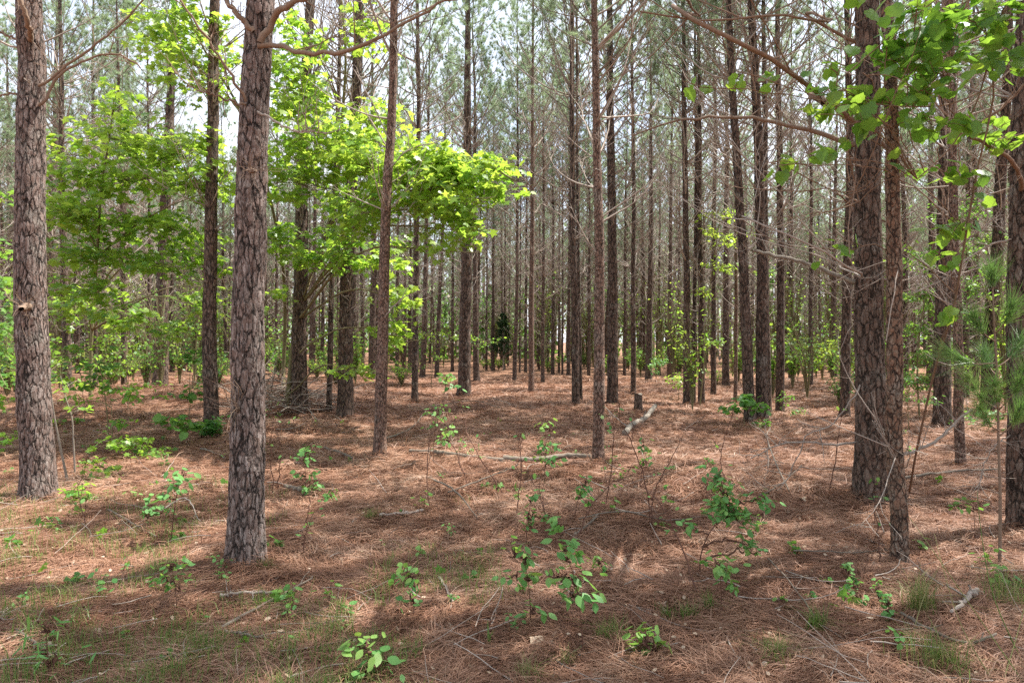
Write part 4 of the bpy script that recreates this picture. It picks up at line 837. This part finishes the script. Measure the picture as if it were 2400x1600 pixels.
# dry leaves
def dry_leaf(px, py, size, label, seed, kind='star'):
    r = np.random.default_rng(seed); b = gp(px, py, .02); v, f = LEAF[kind]; o = v[1:, :2]-np.array([.4, 0]); R = 7; n = len(o)
    mid = (o+np.roll(o, -1, 0))/2; o2 = np.empty((2*n, 2)); o2[0::2] = o; o2[1::2] = mid*.96; n = 2*n; V = []
    for i in range(R+1):
        q = o2*(i/R)*size; V.append(np.stack([q[:, 0], q[:, 1], size*(.10*np.sin(q[:, 0]/size*7+seed)+.13*np.abs(q[:, 1]/size)+.05*np.sin(q[:, 1]/size*13)+.16*(i/R)**2*np.sin(np.arange(n)*2*np.pi/n*2+seed))], 1))
    V = np.concatenate(V); i = np.arange(R)[:, None]*n; j = np.arange(n)[None]; j2 = (j+1) % n; mb = MB(); mb.add(V, np.stack([i+j, i+j2, i+n+j2, i+n+j], -1).reshape(-1, 4), 0, float(r.uniform(.2, .9)))
    o = tag(obj('dry_leaf', mb.mesh('dry_leaf', [M['dry_leaf']]), None, b, (float(r.normal(0, .25))+.25, float(r.normal(0, .2)), float(r.uniform(0, 6.28)))), label, 'leaf', 'dry leaves on the straw')
dry_leaf(1268, 1512, .17, 'large pale curled dry leaf on the straw in front', 2)
for i, (px, py, s, lb) in enumerate([(1545, 1396, .07, 'small tan dry leaf behind the low bright herb'), (1552, 1424, .06, 'second tan dry leaf just in front of the small one'), (1880, 1172, .09, 'curled brown dry leaf on straw before the massive pine'), (1845, 1202, .08, 'dry leaf beside the blackberry bush tips'),
 (728, 1358, .06, 'pinkish dry leaf at the end of the long bowed stick'), (240, 1492, .09, 'grey dry leaf in the grassy corner'), (1058, 1478, .06, 'dry leaf beside the bright low seedling'), (2335, 1262, .07, 'pale dry leaf near the pine seedling foot'), (1595, 1335, .07, 'grey dry leaf before the blackberry stems'),
 (1138, 1500, .06, 'grey dry leaf by the strap-like green blade'), (1225, 1450, .07, 'crumpled brown dry leaf at the foot of a bramble shoot'), (612, 1330, .06, 'brown bark flake at the foot of the scarred pine'), (1430, 1520, .05, 'grey curled dry leaf near the three-leaved herb'), (980, 1250, .05, 'tan dry leaf in the open middle')]): dry_leaf(px, py, s, lb, 20+i)

# ------------------------------------------------------------------ bramble shoots, herbs, seedlings
HB = dict(kind='ovate', size=.075, mat='herb', stem_mat='briar', cat='plant', name='bramble_shoot', per=6, tilt=.4, group='bramble shoots and herbs in the straw')
def HP(*a, **k):
    q = dict(HB); q.update(zip(('kind', 'size'), a[5:])); q.update(k); return sapling(*a[:5], **q)
HP(1640, 1348, [(1645, 1290), (1665, 1245), (1700, 1205)], [(1690, 1190, 55, 34, .22, 80, .5), (1730, 1215, 55, 36, .22, 80, .4), (1700, 1150, 40, 30, .2, 44, .6), (1790, 1168, 40, 20, .18, 34, .3), (1680, 1110, 34, 30, .2, 26, .2), (1600, 1236, 26, 10, .12, 16, .3), (1780, 1296, 26, 16, .12, 8, .7), (1745, 1270, 30, 20, .15, 18, .4)], 'big blackberry bush of fresh green leaves on arching stems', r0=.006, seed=50, name='blackberry_bush', size=.068)
HP(1690, 1440, [(1690, 1380), (1688, 1345)], [(1690, 1335, 34, 20, .12, 26, .7), (1680, 1318, 30, 12, .1, 10, .9), (1722, 1382, 18, 12, .08, 8, .6)], 'single-stemmed bramble with a leafy head, before the blackberry bush', r0=.004, seed=51, size=.075)
HP(1368, 1538, [(1362, 1460), (1350, 1370), (1325, 1290), (1305, 1235)], [(1310, 1235, 34, 14, .12, 10, .4), (1330, 1275, 24, 14, .1, 8, .4), (1300, 1352, 20, 12, .1, 5, .6), (1350, 1355, 26, 22, .12, 10, .5), (1340, 1392, 30, 16, .12, 8, .5), (1378, 1396, 18, 14, .1, 5, .5), (1320, 1300, 20, 12, .1, 5, .3)], 'tallest upright bramble shoot, leaves spaced along a leaning stem', r0=.0035, seed=52, size=.085)
HP(1244, 1462, [(1240, 1380), (1232, 1330), (1220, 1300)], [(1200, 1292, 30, 10, .1, 8, .5), (1232, 1310, 24, 14, .1, 10, .3), (1200, 1350, 16, 16, .1, 5, .4), (1245, 1355, 24, 14, .1, 8, .5), (1252, 1425, 22, 14, .1, 10, .3)], 'upright bramble shoot standing behind the large dry leaf', r0=.0035, seed=53, size=.08)
HP(1520, 1538, [(1515, 1505)], [(1516, 1500, 24, 14, .08, 8, .95), (1540, 1512, 16, 8, .06, 4, .9), (1500, 1515, 12, 8, .06, 3, .9)], 'low bright yellow-green herb of a few broad leaves', r0=.003, seed=54, size=.085)
HP(1232, 1282, [(1236, 1220), (1248, 1160)], [(1250, 1165, 20, 14, .1, 8, .4), (1245, 1205, 16, 14, .1, 6, .3), (1285, 1210, 26, 22, .12, 12, .5), (1245, 1230, 14, 10, .1, 4, .3)], 'bramble shoot with drooping dark leaves at the tangle edge', r0=.0035, seed=55, size=.08)
HP(1345, 1222, [(1352, 1180), (1372, 1130)], [(1362, 1165, 18, 26, .12, 18, .4), (1375, 1130, 14, 14, .1, 6, .2)], 'leafy bramble clump in the middle of the tangle', r0=.0035, seed=56, size=.08)
HP(1500, 1145, [(1505, 1090), (1510, 1045)], [(1508, 1040, 12, 24, .08, 12, .05), (1515, 1080, 10, 14, .08, 5, .1)], 'dark-leaved stem standing alone beside the pale slender pine', r0=.004, seed=57, size=.08, mat='leaf')
HP(1275, 1120, [(1280, 1060), (1292, 1010)], [(1290, 1000, 30, 20, .3, 20, .8), (1275, 1045, 36, 22, .3, 26, .3), (1300, 1085, 30, 16, .2, 16, .3), (1262, 1080, 20, 14, .2, 8, .6)], 'leafy shoot growing over the grey fallen log', r0=.004, seed=58, size=.09)
HP(1015, 1092, [(1020, 1010), (1038, 940), (1048, 890)], [(1045, 890, 30, 18, .25, 22, .9), (1025, 960, 24, 20, .25, 16, .4), (1015, 990, 20, 16, .2, 12, .5), (1060, 905, 20, 10, .2, 8, .3)], 'tall thin bramble shoot behind the split log, bright at its tip', r0=.004, seed=59, size=.10)
HP(1045, 1070, [(1050, 1030)], [(1042, 1010, 26, 18, .25, 18, .8), (1050, 1030, 20, 12, .2, 8, .5)], 'pale-leaved plant at the split log', r0=.003, seed=60, size=.08)
HP(715, 1165, [(716, 1120), (712, 1070)], [(715, 1070, 30, 22, .15, 24, .4), (735, 1050, 20, 14, .15, 10, .5), (712, 1115, 20, 20, .14, 16, .3), (735, 1145, 22, 18, .12, 24, .6)], 'leafy bramble shoot beside the foot of the scarred pine', r0=.004, seed=61, size=.085)
HP(772, 1175, [(775, 1160)], [(774, 1160, 22, 14, .12, 20, .05)], 'small very dark leafy plant beside the bramble shoot', r0=.003, seed=62, size=.07, mat='leaf')
HP(400, 1268, [(408, 1200), (418, 1140), (428, 1100)], [(435, 1108, 16, 12, .1, 3, .3), (412, 1140, 20, 10, .1, 4, .3), (380, 1160, 20, 12, .1, 5, .3)], 'dark bare upright shoots with a single broad leaf', r0=.005, seed=63, size=.10, name='shoot')
HP(350, 1240, [(345, 1215)], [(345, 1200, 24, 16, .12, 22, .3), (370, 1205, 22, 14, .12, 14, .2)], 'low leafy clump behind the dark upright shoots', r0=.003, seed=64, size=.07)
HP(415, 1425, [(410, 1370), (402, 1330)], [(402, 1325, 34, 16, .12, 20, .4), (390, 1360, 26, 14, .1, 14, .2), (420, 1375, 20, 10, .1, 6, .3)], 'open-branched herb standing in the grass before the scarred pine', r0=.003, seed=65, size=.06)
HP(118, 1598, [(112, 1540), (108, 1480)], [(108, 1470, 24, 14, .1, 10, .4), (100, 1530, 26, 24, .1, 12, .3), (130, 1550, 26, 20, .1, 10, .4)], 'narrow-leaved plant rising from the grassy corner', 'strap', .10, r0=.004, seed=66)
HP(872, 1598, [(866, 1550), (860, 1510)], [(862, 1505, 26, 14, .08, 8, .95), (845, 1525, 20, 10, .08, 5, .8), (900, 1560, 26, 12, .08, 7, .5), (850, 1565, 20, 10, .08, 5, .4)], 'bright low seedling at the bottom of the frame', r0=.003, seed=67, size=.08)
HP(970, 1452, [(968, 1400), (962, 1355)], [(962, 1352, 26, 12, .1, 8, .5), (975, 1372, 20, 12, .1, 6, .3), (965, 1400, 18, 10, .1, 6, .3), (955, 1340, 14, 8, .1, 3, .9)], 'thin seedling standing alone in the open straw', r0=.0025, seed=68, size=.065)
HP(795, 1440, [(792, 1428)], [(795, 1425, 28, 10, .1, 12, .2)], 'flat dark seedling in the open straw', r0=.0025, seed=69, size=.07)
for i, (bx, by, lb) in enumerate([(1988, 1372, 'behind'), (2010, 1415, 'beside'), (2085, 1455, 'nearer than'), (2062, 1420, 'just behind')]):
    HP(bx, by, [(bx-2, by-24), (bx-6, by-50)], [(bx-4, by-44, 10, 14, .05, 8, .5), (bx, by-18, 14, 12, .05, 9, .4)], ['tiny round-leaved sprig behind the other three sprigs by the reddish pine', 'tiny pale sprig with few leaves, before the hindmost sprig', 'bushiest tiny sprig, closest to the big grass tuft', 'tiny sprig leaning on the bushiest one'][i], r0=.002, seed=70+i, size=.038, name='sprig', kind='grape')
HP(2283, 1272, [(2284, 1220), (2282, 1190)], [(2235, 1190, 30, 12, .1, 10, .7), (2290, 1185, 22, 10, .1, 6, .3)], 'slim seedling with a flat leafy top behind the slim reddish pine', r0=.003, seed=75, size=.08, mat='leaf', name='seedling')
HP(2355, 1372, [(2352, 1350)], [(2345, 1342, 22, 8, .08, 5, .9), (2360, 1362, 14, 8, .06, 4, .3)], 'pale broad-leaved seedling under the young pine seedling', r0=.003, seed=76, size=.075, name='seedling')
HP(2105, 1520, [(2108, 1495)], [(2108, 1490, 18, 8, .06, 6, .6), (2122, 1532, 22, 8, .06, 8, .3)], 'small seedling in front of the white curved stick', r0=.002, seed=77, size=.055, name='seedling')
HP(1826, 1425, [(1828, 1415)], [(1828, 1412, 24, 8, .06, 5, .95)], 'yellowish two-leaved seedling flat on the straw', r0=.002, seed=78, size=.06, name='seedling')
HP(1412, 1345, [(1412, 1325)], [(1400, 1318, 20, 8, .06, 5, .9), (1420, 1332, 12, 8, .06, 4, .1)], 'tiny seedling between the tangle and the low bright herb', r0=.002, seed=79, size=.055, name='seedling')
HP(1160, 1180, [(1165, 1150)], [(1165, 1140, 20, 10, .12, 10, .8)], 'faint seedling at the back of the open middle', r0=.002, seed=80, size=.06, name='seedling')
HP(170, 1180, [(172, 1150)], [(170, 1150, 34, 12, .14, 24, .5), (215, 1165, 26, 10, .12, 14, .4)], 'low starry-leaved seedlings before the stout scaly pine', 'star', .08, mat='gum', r0=.003, seed=81, name='seedling')
HP(245, 1120, [(246, 1105)], [(250, 1100, 30, 10, .14, 24, .6), (225, 1085, 26, 8, .12, 14, .5)], 'sunlit starry seedling beside the pale crooked sapling', 'star', .09, mat='gum', r0=.003, seed=82, name='seedling')
# briar canes
for i, (pts, lb) in enumerate([([(1632, 1400, 4.3), (1600, 1290, 4.5), (1555, 1190, 4.7), (1500, 1135, 5), (1435, 1118, 5.3)], 'long arching reddish cane bowed over the tangle'), ([(1420, 1182, 6.6), (1432, 1110, 6.6), (1438, 1020, 6.6), (1450, 950, 6.6)], 'upright dark cane in front of the straight brown pine'),
 ([(1530, 1240, 5.8), (1512, 1130, 5.8), (1480, 1040, 5.8), (1440, 960, 5.8)], 'cane slanting back toward the pale slender pine'), ([(1525, 1232, 5.9), (1535, 1150, 5.9), (1570, 1080, 5.9), (1600, 1020, 6)], 'cane slanting toward the leaning pine'),
 ([(1210, 1200, 6.5), (1222, 1110, 6.6), (1215, 1030, 6.6)], 'short upright cane at the near side of the grey log'), ([(1100, 1150, 7.2), (1060, 1040, 7.4), (1000, 960, 7.6)], 'cane leaning across the split log'), ([(1010, 1200, 6.4), (1000, 1100, 6.6), (1008, 1020, 6.8), (1040, 940, 7)], 'tall whippy cane beside the tall thin bramble shoot'),
 ([(712, 1300, 5.0), (720, 1220, 5.1), (728, 1150, 5.2)], 'brown bare cane beside the scarred pine foot'), ([(1945, 1150, 6.2), (1960, 1060, 6.2), (1975, 960, 6.2), (1990, 920, 6.2)], 'dark curved cane in front of the massive pine'), ([(2062, 1320, 4.9), (2055, 1230, 5), (2050, 1170, 5.1)], 'dead upright cane between the massive and reddish pines'),
 ([(1280, 1300, 5.1), (1275, 1200, 5.3), (1262, 1140, 5.5)], 'reddish cane behind the upright bramble shoot'), ([(640, 1160, 7), (636, 1060, 7), (640, 960, 7)], 'green-brown cane close behind the scarred pine'), ([(650, 1150, 7.2), (655, 1050, 7.2), (648, 980, 7.2)], 'second cane close behind the scarred pine'),
 ([(210, 1250, 5.7), (190, 1190, 5.8), (180, 1130, 5.9)], 'dark cane before the starry seedlings'), ([(1700, 1150, 7), (1690, 1060, 7.2), (1720, 960, 7.3)], 'fine cane rising from the straw mound'), ([(1180, 1160, 7), (1120, 1060, 7.2), (1090, 1000, 7.4), (1100, 960, 7.6)], 'fine bowed cane in the clearing front'),
 ([(1340, 1290, 5.2), (1390, 1180, 5.4), (1440, 1130, 5.6), (1520, 1100, 5.8)], 'low bowed cane crossing the tangle')]):
    r = np.random.default_rng(90+i); base = G(pts[0][0], pts[0][1]); w = [base]+[P(*p)+np.array([0, base[1]-pts[0][2], 0])*0 for p in pts[1:]]
    k = base[1]/pts[0][2]; w = [base]+[P(p[0], p[1], p[2]*k) for p in pts[1:]]
    mb = MB(); c = curve3(w, 18); c[1:] += r.normal(0, .006, (17, 3)); stick_mb(mb, c, .0062, .0026, 5, 0, .4, .1, r, False)
    p, d = along(c[None], r.uniform(.25, 1, (1, 5))); c2 = grow(r, p[0], d[0]+rnd_dirs(r, 5)*.8, r.uniform(.08, .3, 5), 5, .12, (0, 0, .2)); V, F = tubes(c2, np.full((5, 5), .0024), 4); mb.add(V, F, 0, .6)
    root = tag(obj('briar_cane', mb.mesh('briar_cane', [M['briar']], at=base), None, base), lb, 'cane', 'briar canes')
    m2 = MB(); q = c2[:, -1]; q = np.repeat(q, 2, 0)+r.normal(0, .03, (10, 3)); leaves(m2, r, q, .05, 'ovate', .4, None, 0); obj('foliage', m2.mesh('foliage', [M['herb']], at=base), root)
# ---- scattered small seedlings and far shrubs: a few kinds, copied
def variant(r, n, size, kind, hh, spread, mats, sr=.002):
    mb = MB(); ns = max(1, n//6)
    for s_ in range(ns):
        a = r.uniform(0, 6.28); e = np.array([np.cos(a)*spread*r.uniform(.1, .8), np.sin(a)*spread*r.uniform(.1, .8), hh*r.uniform(.55, 1)]); c = curve3([np.zeros(3), e*np.array([.3, .3, .6]), e], 8); stick_mb(mb, c, sr, sr*.5, 4, 0, .4, .05, None, False)
        m_ = n//ns; p, d = along(c[None], r.uniform(.35, 1.02, (1, m_))); q = p[0]+r.normal(0, 1, (m_, 3))*size*.55*np.array([1, 1, .4]); leaves(mb, r, q, size, kind, .4, None, 1)
    return mb.mesh('herb', [M[k] for k in mats])
r = np.random.default_rng(77)
SV = [variant(r, 8, .05, 'ovate', .12, .07, ('briar', 'herb')), variant(r, 5, .07, 'star', .10, .05, ('briar', 'gum')), variant(r, 14, .045, 'ovate', .16, .09, ('briar', 'herb')), variant(r, 10, .05, 'grape', .08, .10, ('briar', 'leaf')), variant(r, 18, .03, 'ovate', .10, .08, ('briar', 'herb'))]
ZG = [(-9e9, 330, 'before the stout scaly pine'), (330, 640, 'about the foot of the scarred pine'), (640, 1000, 'in the open straw before the slender dark pine'), (1000, 1400, 'in the open middle before the fallen logs'), (1400, 1750, 'around the bramble tangle'), (1750, 2080, 'before the massive pine'), (2080, 9e9, 'around the slim reddish pine')]
for i in range(130):
    d = 3.4*(13/3.4)**r.uniform(0, 1); px = r.uniform(0, 2400) if r.uniform() < .5 else r.beta(1., 1.7)*1500
    x = (px-1200)/FPX*d; zn = [z[2] for z in ZG if z[0] <= px < z[1]][0]; vi = int(r.integers(5))
    what = ['small green herb', 'tiny starry-leaved seedling', 'little bushy weed', 'low round-leaved herb', 'fine-leaved tiny weed'][vi]; how = 'near' if d < 6.5 else 'in the sunny straw farther back'
    o = obj('ground_herb', SV[vi], None, (x, d, float(H(x, d))), (0, 0, float(r.uniform(0, 6.28)))); s = float(r.uniform(.6, 1.25)); o.scale = (s, s, s)
    tag(o, f'{what} '+(zn if d < 6.5 else f'farther back, {zn}'), 'herb', f'{what}s {zn}'+('' if d < 6.5 else ' farther back'))
BV = [variant(r, 260, .085, 'ovate', 1.2, .9, ('stem', 'leaf'), .006), variant(r, 200, .10, 'star', 1.6, .8, ('stem', 'gum'), .007), variant(r, 320, .075, 'ovate', .8, 1.1, ('stem', 'gum'), .005), variant(r, 160, .11, 'ovate', 2.4, .8, ('stem', 'gum'), .008)]
TV = [variant(r, 150, .105, 'star', 4.6, 1.5, ('stem', 'gum'), .014), variant(r, 220, .10, 'ovate', 5.4, 1.3, ('stem', 'gum'), .014), variant(r, 170, .10, 'ovate', 3.6, 1.6, ('stem', 'leaf'), .012)]
k = 0
for i in range(300):
    if k >= 95: break
    d = r.uniform(15, 46); px = r.uniform(-40, 2440); x = (px-1200)/FPX*d
    if (960 < px < 1440 and d < 30) or (560 < px < 1600 and d < 22): continue
    zn = [z[2] for z in ZONE if z[0] <= px < z[1]][0]; vi = int(r.integers(3)); k += 1
    o = obj('understory_sapling', TV[vi], None, (x, d, float(H(x, d))), (0, 0, float(r.uniform(0, 6.28)))); s_ = float(r.uniform(.7, 1.3)); o.scale = (s_, s_, s_)
    what = ['lanky starry-leaved sapling', 'tall thin yellow-green sapling', 'spreading green sapling'][vi]; tag(o, f'{what} '+('at middle distance ' if d < 30 else 'far back ')+zn, 'sapling', f'{what}s {zn} '+('mid' if d < 30 else 'far'))
k = 0
for i in range(600):
    if k >= 170: break
    d = r.uniform(15, 52); px = r.uniform(-40, 2440)
    if 1000 < px < 1420 and d < 33: continue
    if 560 < px < 1600 and d < 23: continue
    if px < 560 and d > 30 and r.uniform() < .3: continue
    x = (px-1200)/FPX*d; zn = [z[2] for z in ZONE if z[0] <= px < z[1]][0]; vi = int(r.integers(4)); k += 1
    o = obj('understory_shrub', BV[vi], None, (x, d, float(H(x, d))), (0, 0, float(r.uniform(0, 6.28)))); s = float(r.uniform(.7, 1.5)); o.scale = (s, s, s)
    what = ['leafy green shrub', 'starry-leaved bright shrub', 'low wide yellow-green shrub', 'tall airy yellow-green shrub'][vi]
    tag(o, f'{what} '+('at middle distance ' if d < 34 else 'far back ')+zn, 'shrub', f'{what}s {zn} '+('mid' if d < 34 else 'far'))
# ------------------------------------------------------------------ grass
def blades(r, x, y, hgt, w, lean, mb, colour, z0=None):
    n = len(x); a = r.uniform(0, 6.28, n); l = np.abs(r.normal(0, lean, n))+.08; z = H(x, y) if z0 is None else z0
    p = np.stack([x, y, z], 1); dr = np.stack([np.cos(a), np.sin(a), 0*a], 1); up = np.array([0, 0, 1.])
    p1 = p+dr*(hgt*.25*l)[:, None]+up*(hgt*.5)[:, None]; p2 = p+dr*(hgt*l)[:, None]+up*(hgt*(.95-.35*l.clip(0, 1.4)))[:, None]; s = np.stack([-np.sin(a), np.cos(a), 0*a], 1)*(w*.5)[:, None]
    V = np.stack([p-s, p+s, p1-s*.8, p1+s*.8, p2-s*.1, p2+s*.1], 1); F = (np.arange(n)[:, None, None]*6+np.array([[0, 1, 3, 2], [2, 3, 5, 4]])).reshape(-1, 4); mb.add(V.reshape(-1, 3), F, 0, np.repeat(colour, 6))
r = np.random.default_rng(31); N = 60000; y = 2.4*(7.5/2.4)**r.uniform(0, 1, N); x = r.uniform(-.85, .85, N)*y
dn = _vn(x, y, .32, 41)*.55+_vn(x, y, 1.1, 42)*.45+np.clip((-x/y-.1)*.55, -.16, .28)-(y > 5.2)*.10+((x/y > .45) & (y < 4))*.10; kp = (dn > .66) & (r.uniform(0, 1, N) < .30+.6*(_vn(x, y, .16, 43) > .6)); x, y = x[kp], y[kp]; n = len(x); mb = MB()
blades(r, x, y, r.uniform(.05, .17, n), r.uniform(.0025, .0045, n), .6, mb, np.clip(r.beta(2, 2.5, n), 0, 1)); tag(obj('grass', mb.mesh('grass', [M['grass']])), kind='stuff'); print('grass', n)
def tuft(px, py, n, h, spread, label, dry=.3, w=.0035):
    r = np.random.default_rng(int(px)); b = G(px, py); mb = MB(); x = b[0]+r.normal(0, spread*.35, n); y = b[1]+r.normal(0, spread*.35, n)
    blades(r, x, y, h*r.uniform(.5, 1.1, n), r.uniform(.5, 1, n)*w, .75, mb, np.where(r.uniform(0, 1, n) < dry, .95, r.uniform(0, .55, n))); tag(obj('grass_tuft', mb.mesh('grass_tuft', [M['grass']], at=b), None, b), label, 'grass tuft', 'grass tufts')
for a in [(618, 1338, 90, .11, .07, 'bright green tuft at the foot of the scarred pine', .05), (2155, 1432, 240, .26, .10, 'large shaggy grass tuft with a dry skirt, before the reddish pine', .5), (1430, 1498, 110, .16, .10, 'green and tan grass tuft before the yellowish seedling', .4), (1912, 1478, 130, .17, .07, 'spiky green grass tuft near the fallen stalk', .1),
 (1820, 1540, 150, .14, .16, 'loose wide grass patch at the bottom edge by the spiky tuft', .4), (1612, 1450, 70, .13, .06, 'small green tuft under the single-stemmed bramble', .15), (1562, 1450, 60, .11, .06, 'flat green tuft beside the small one', .1), (1662, 1430, 60, .15, .04, 'upright narrow tuft beside the single-stemmed bramble', .1),
 (380, 1345, 200, .16, .2, 'wide soft tuft in the grassy patch below the scarred pine', .4), (335, 1300, 90, .13, .1, 'thin tuft behind the wide soft one', .4), (870, 1215, 90, .14, .09, 'straw-tinted tuft in the open before the slender dark pine', .5), (1240, 1590, 90, .13, .10, 'tan grass tuft in front of the large dry leaf', .6), (1330, 1562, 60, .12, .05, 'small dry tuft beside the tallest bramble shoot', .8),
 (30, 1320, 120, .14, .15, 'yellowish sunlit tuft before the stout scaly pine', .6), (1120, 1420, 70, .10, .1, 'faint tuft in the open middle', .5), (640, 1420, 120, .12, .12, 'dark green tuft at the long bowed stick', .05), (480, 1530, 120, .12, .15, 'green tuft near the short grey stick', .1), (2195, 1560, 200, .2, .18, 'thick green tuft in the bottom corner under the tall stalks', .2), (2370, 1420, 160, .3, .2, 'tall grass clump beneath the young pine seedling', .3), (10, 1170, 60, .14, .08, 'green tuft beside the stout scaly pine foot', .1),
 (1145, 1520, 4, .17, .01, 'single broad strap-like green blade', 0, .016)]: tuft(*a)
for i, pts in enumerate([[(2400, 1640), (2290, 1440), (2180, 1280), (2130, 1210)], [(2330, 1640), (2260, 1480), (2210, 1330), (2190, 1250)], [(2260, 1640), (2225, 1540), (2180, 1450)], [(2140, 1480), (2165, 1400), (2200, 1330)], [(2400, 1560), (2330, 1400), (2300, 1250), (2290, 1150)], [(2350, 1660), (2380, 1500), (2420, 1350)]]):
    b = G(pts[0][0], min(pts[0][1], 1600)); mb = MB(); w = [b]+[P(p[0], p[1], b[1]+.12*(j+1)) for j, p in enumerate(pts[1:])]; stick_mb(mb, curve3(w, 16), .0028, .0012, 5, 0, .9 if i != 4 else .3, .03, r, False)
    tag(obj('grass_stalk', mb.mesh('grass_stalk', [M['grass']], at=b), None, b), ['longest tan grass stalk leaning from the frame corner', 'tan stalk curving up beside the longest one', 'short tan stalk at the bottom edge', 'stiff straw stalk sticking out of the shaggy tuft', 'green stalk rising before the near black pine', 'stalk bending out of the frame'][i], 'grass stalk', 'tall grass stalks')
def litter():
    r = np.random.default_rng(88); n = 1500; y = 2.5*(16/2.5)**r.uniform(0, 1, n); x = r.uniform(-.85, .85, n)*y; z = H(x, y)+.03
    mb = MB(); leaves(mb, r, np.stack([x, y, z], 1), .035, 'ovate', .5, None, 0, r.uniform(0, 1, n)); tag(obj('leaf_litter', mb.mesh('leaf_litter', [M['dry_leaf']])), kind='stuff')
    n = 520; y = 2.6*(18/2.6)**r.uniform(0, 1, n); x = r.uniform(-.85, .85, n)*y; z = H(x, y)+.035; a = r.uniform(0, 6.28, n)
    c = grow(r, np.stack([x, y, z], 1), np.stack([np.cos(a), np.sin(a), r.normal(.03, .12, n)], 1), r.uniform(.1, .6, n), 6, .12); gz = H(c[..., 0], c[..., 1]); c[..., 2] = np.maximum(c[..., 2], gz+.02)
    V, F = tubes(c, r.uniform(.0016, .004, n)[:, None]*np.linspace(1, .5, 6)[None]*(1+.06*y[:, None]), 4); mb = MB(); mb.add(V, F, 0, np.repeat(r.uniform(0, 1, n), 24)); tag(obj('twig_litter', mb.mesh('twig_litter', [M['twig']])), kind='stuff')
litter()
# ------------------------------------------------------------------ far-off wood behind the rows: too many to count
def far_wood():
    r = np.random.default_rng(61); mb = MB(); n = 520; th = r.uniform(-.92, .92, n); d = r.uniform(55, 90, n); x = np.sin(th)*d; y = np.cos(th)*d
    c = np.stack([np.stack([x, y, 0*x-.3], 1), np.stack([x+r.normal(0, .2, n), y, 0*x+9], 1), np.stack([x+r.normal(0, .3, n), y, 0*x+12], 1)], 1)
    V, F = tubes(c, np.array([.14, .10, .03])[None]*np.ones((n, 1)), 5); mb.add(V, F, 0, .2)
    def cloud(N, z0, z1, w, sz, mat, rn, L=.5):
        th = r.uniform(-.95, .95, N); d = 54+44*r.uniform(0, 1, N)**1.5; p = np.stack([np.sin(th)*d, np.cos(th)*d, r.uniform(z0, z1, N)+r.normal(0, .5, N)], 1)
        cl = _vn(p[:, 0], p[:, 2], w, 71); p = p[cl > .42]; leaves(mb, r, p, sz, 'ovate', .9, None, mat, np.clip(r.normal(rn, .25, len(p)), 0, 1))
    cloud(70000, 4, 10.5, 2.2, .42, 1, .5); cloud(60000, .2, 6, 2.6, .45, 2, .5); cloud(60000, .2, 9, 1.8, .4, 0, .2)
    tag(obj('far_woodland', mb.mesh('far_woodland', [M['twig'], M['needle'], M['leaf']])), kind='stuff')
far_wood()
print('objects', len(bpy.data.objects))
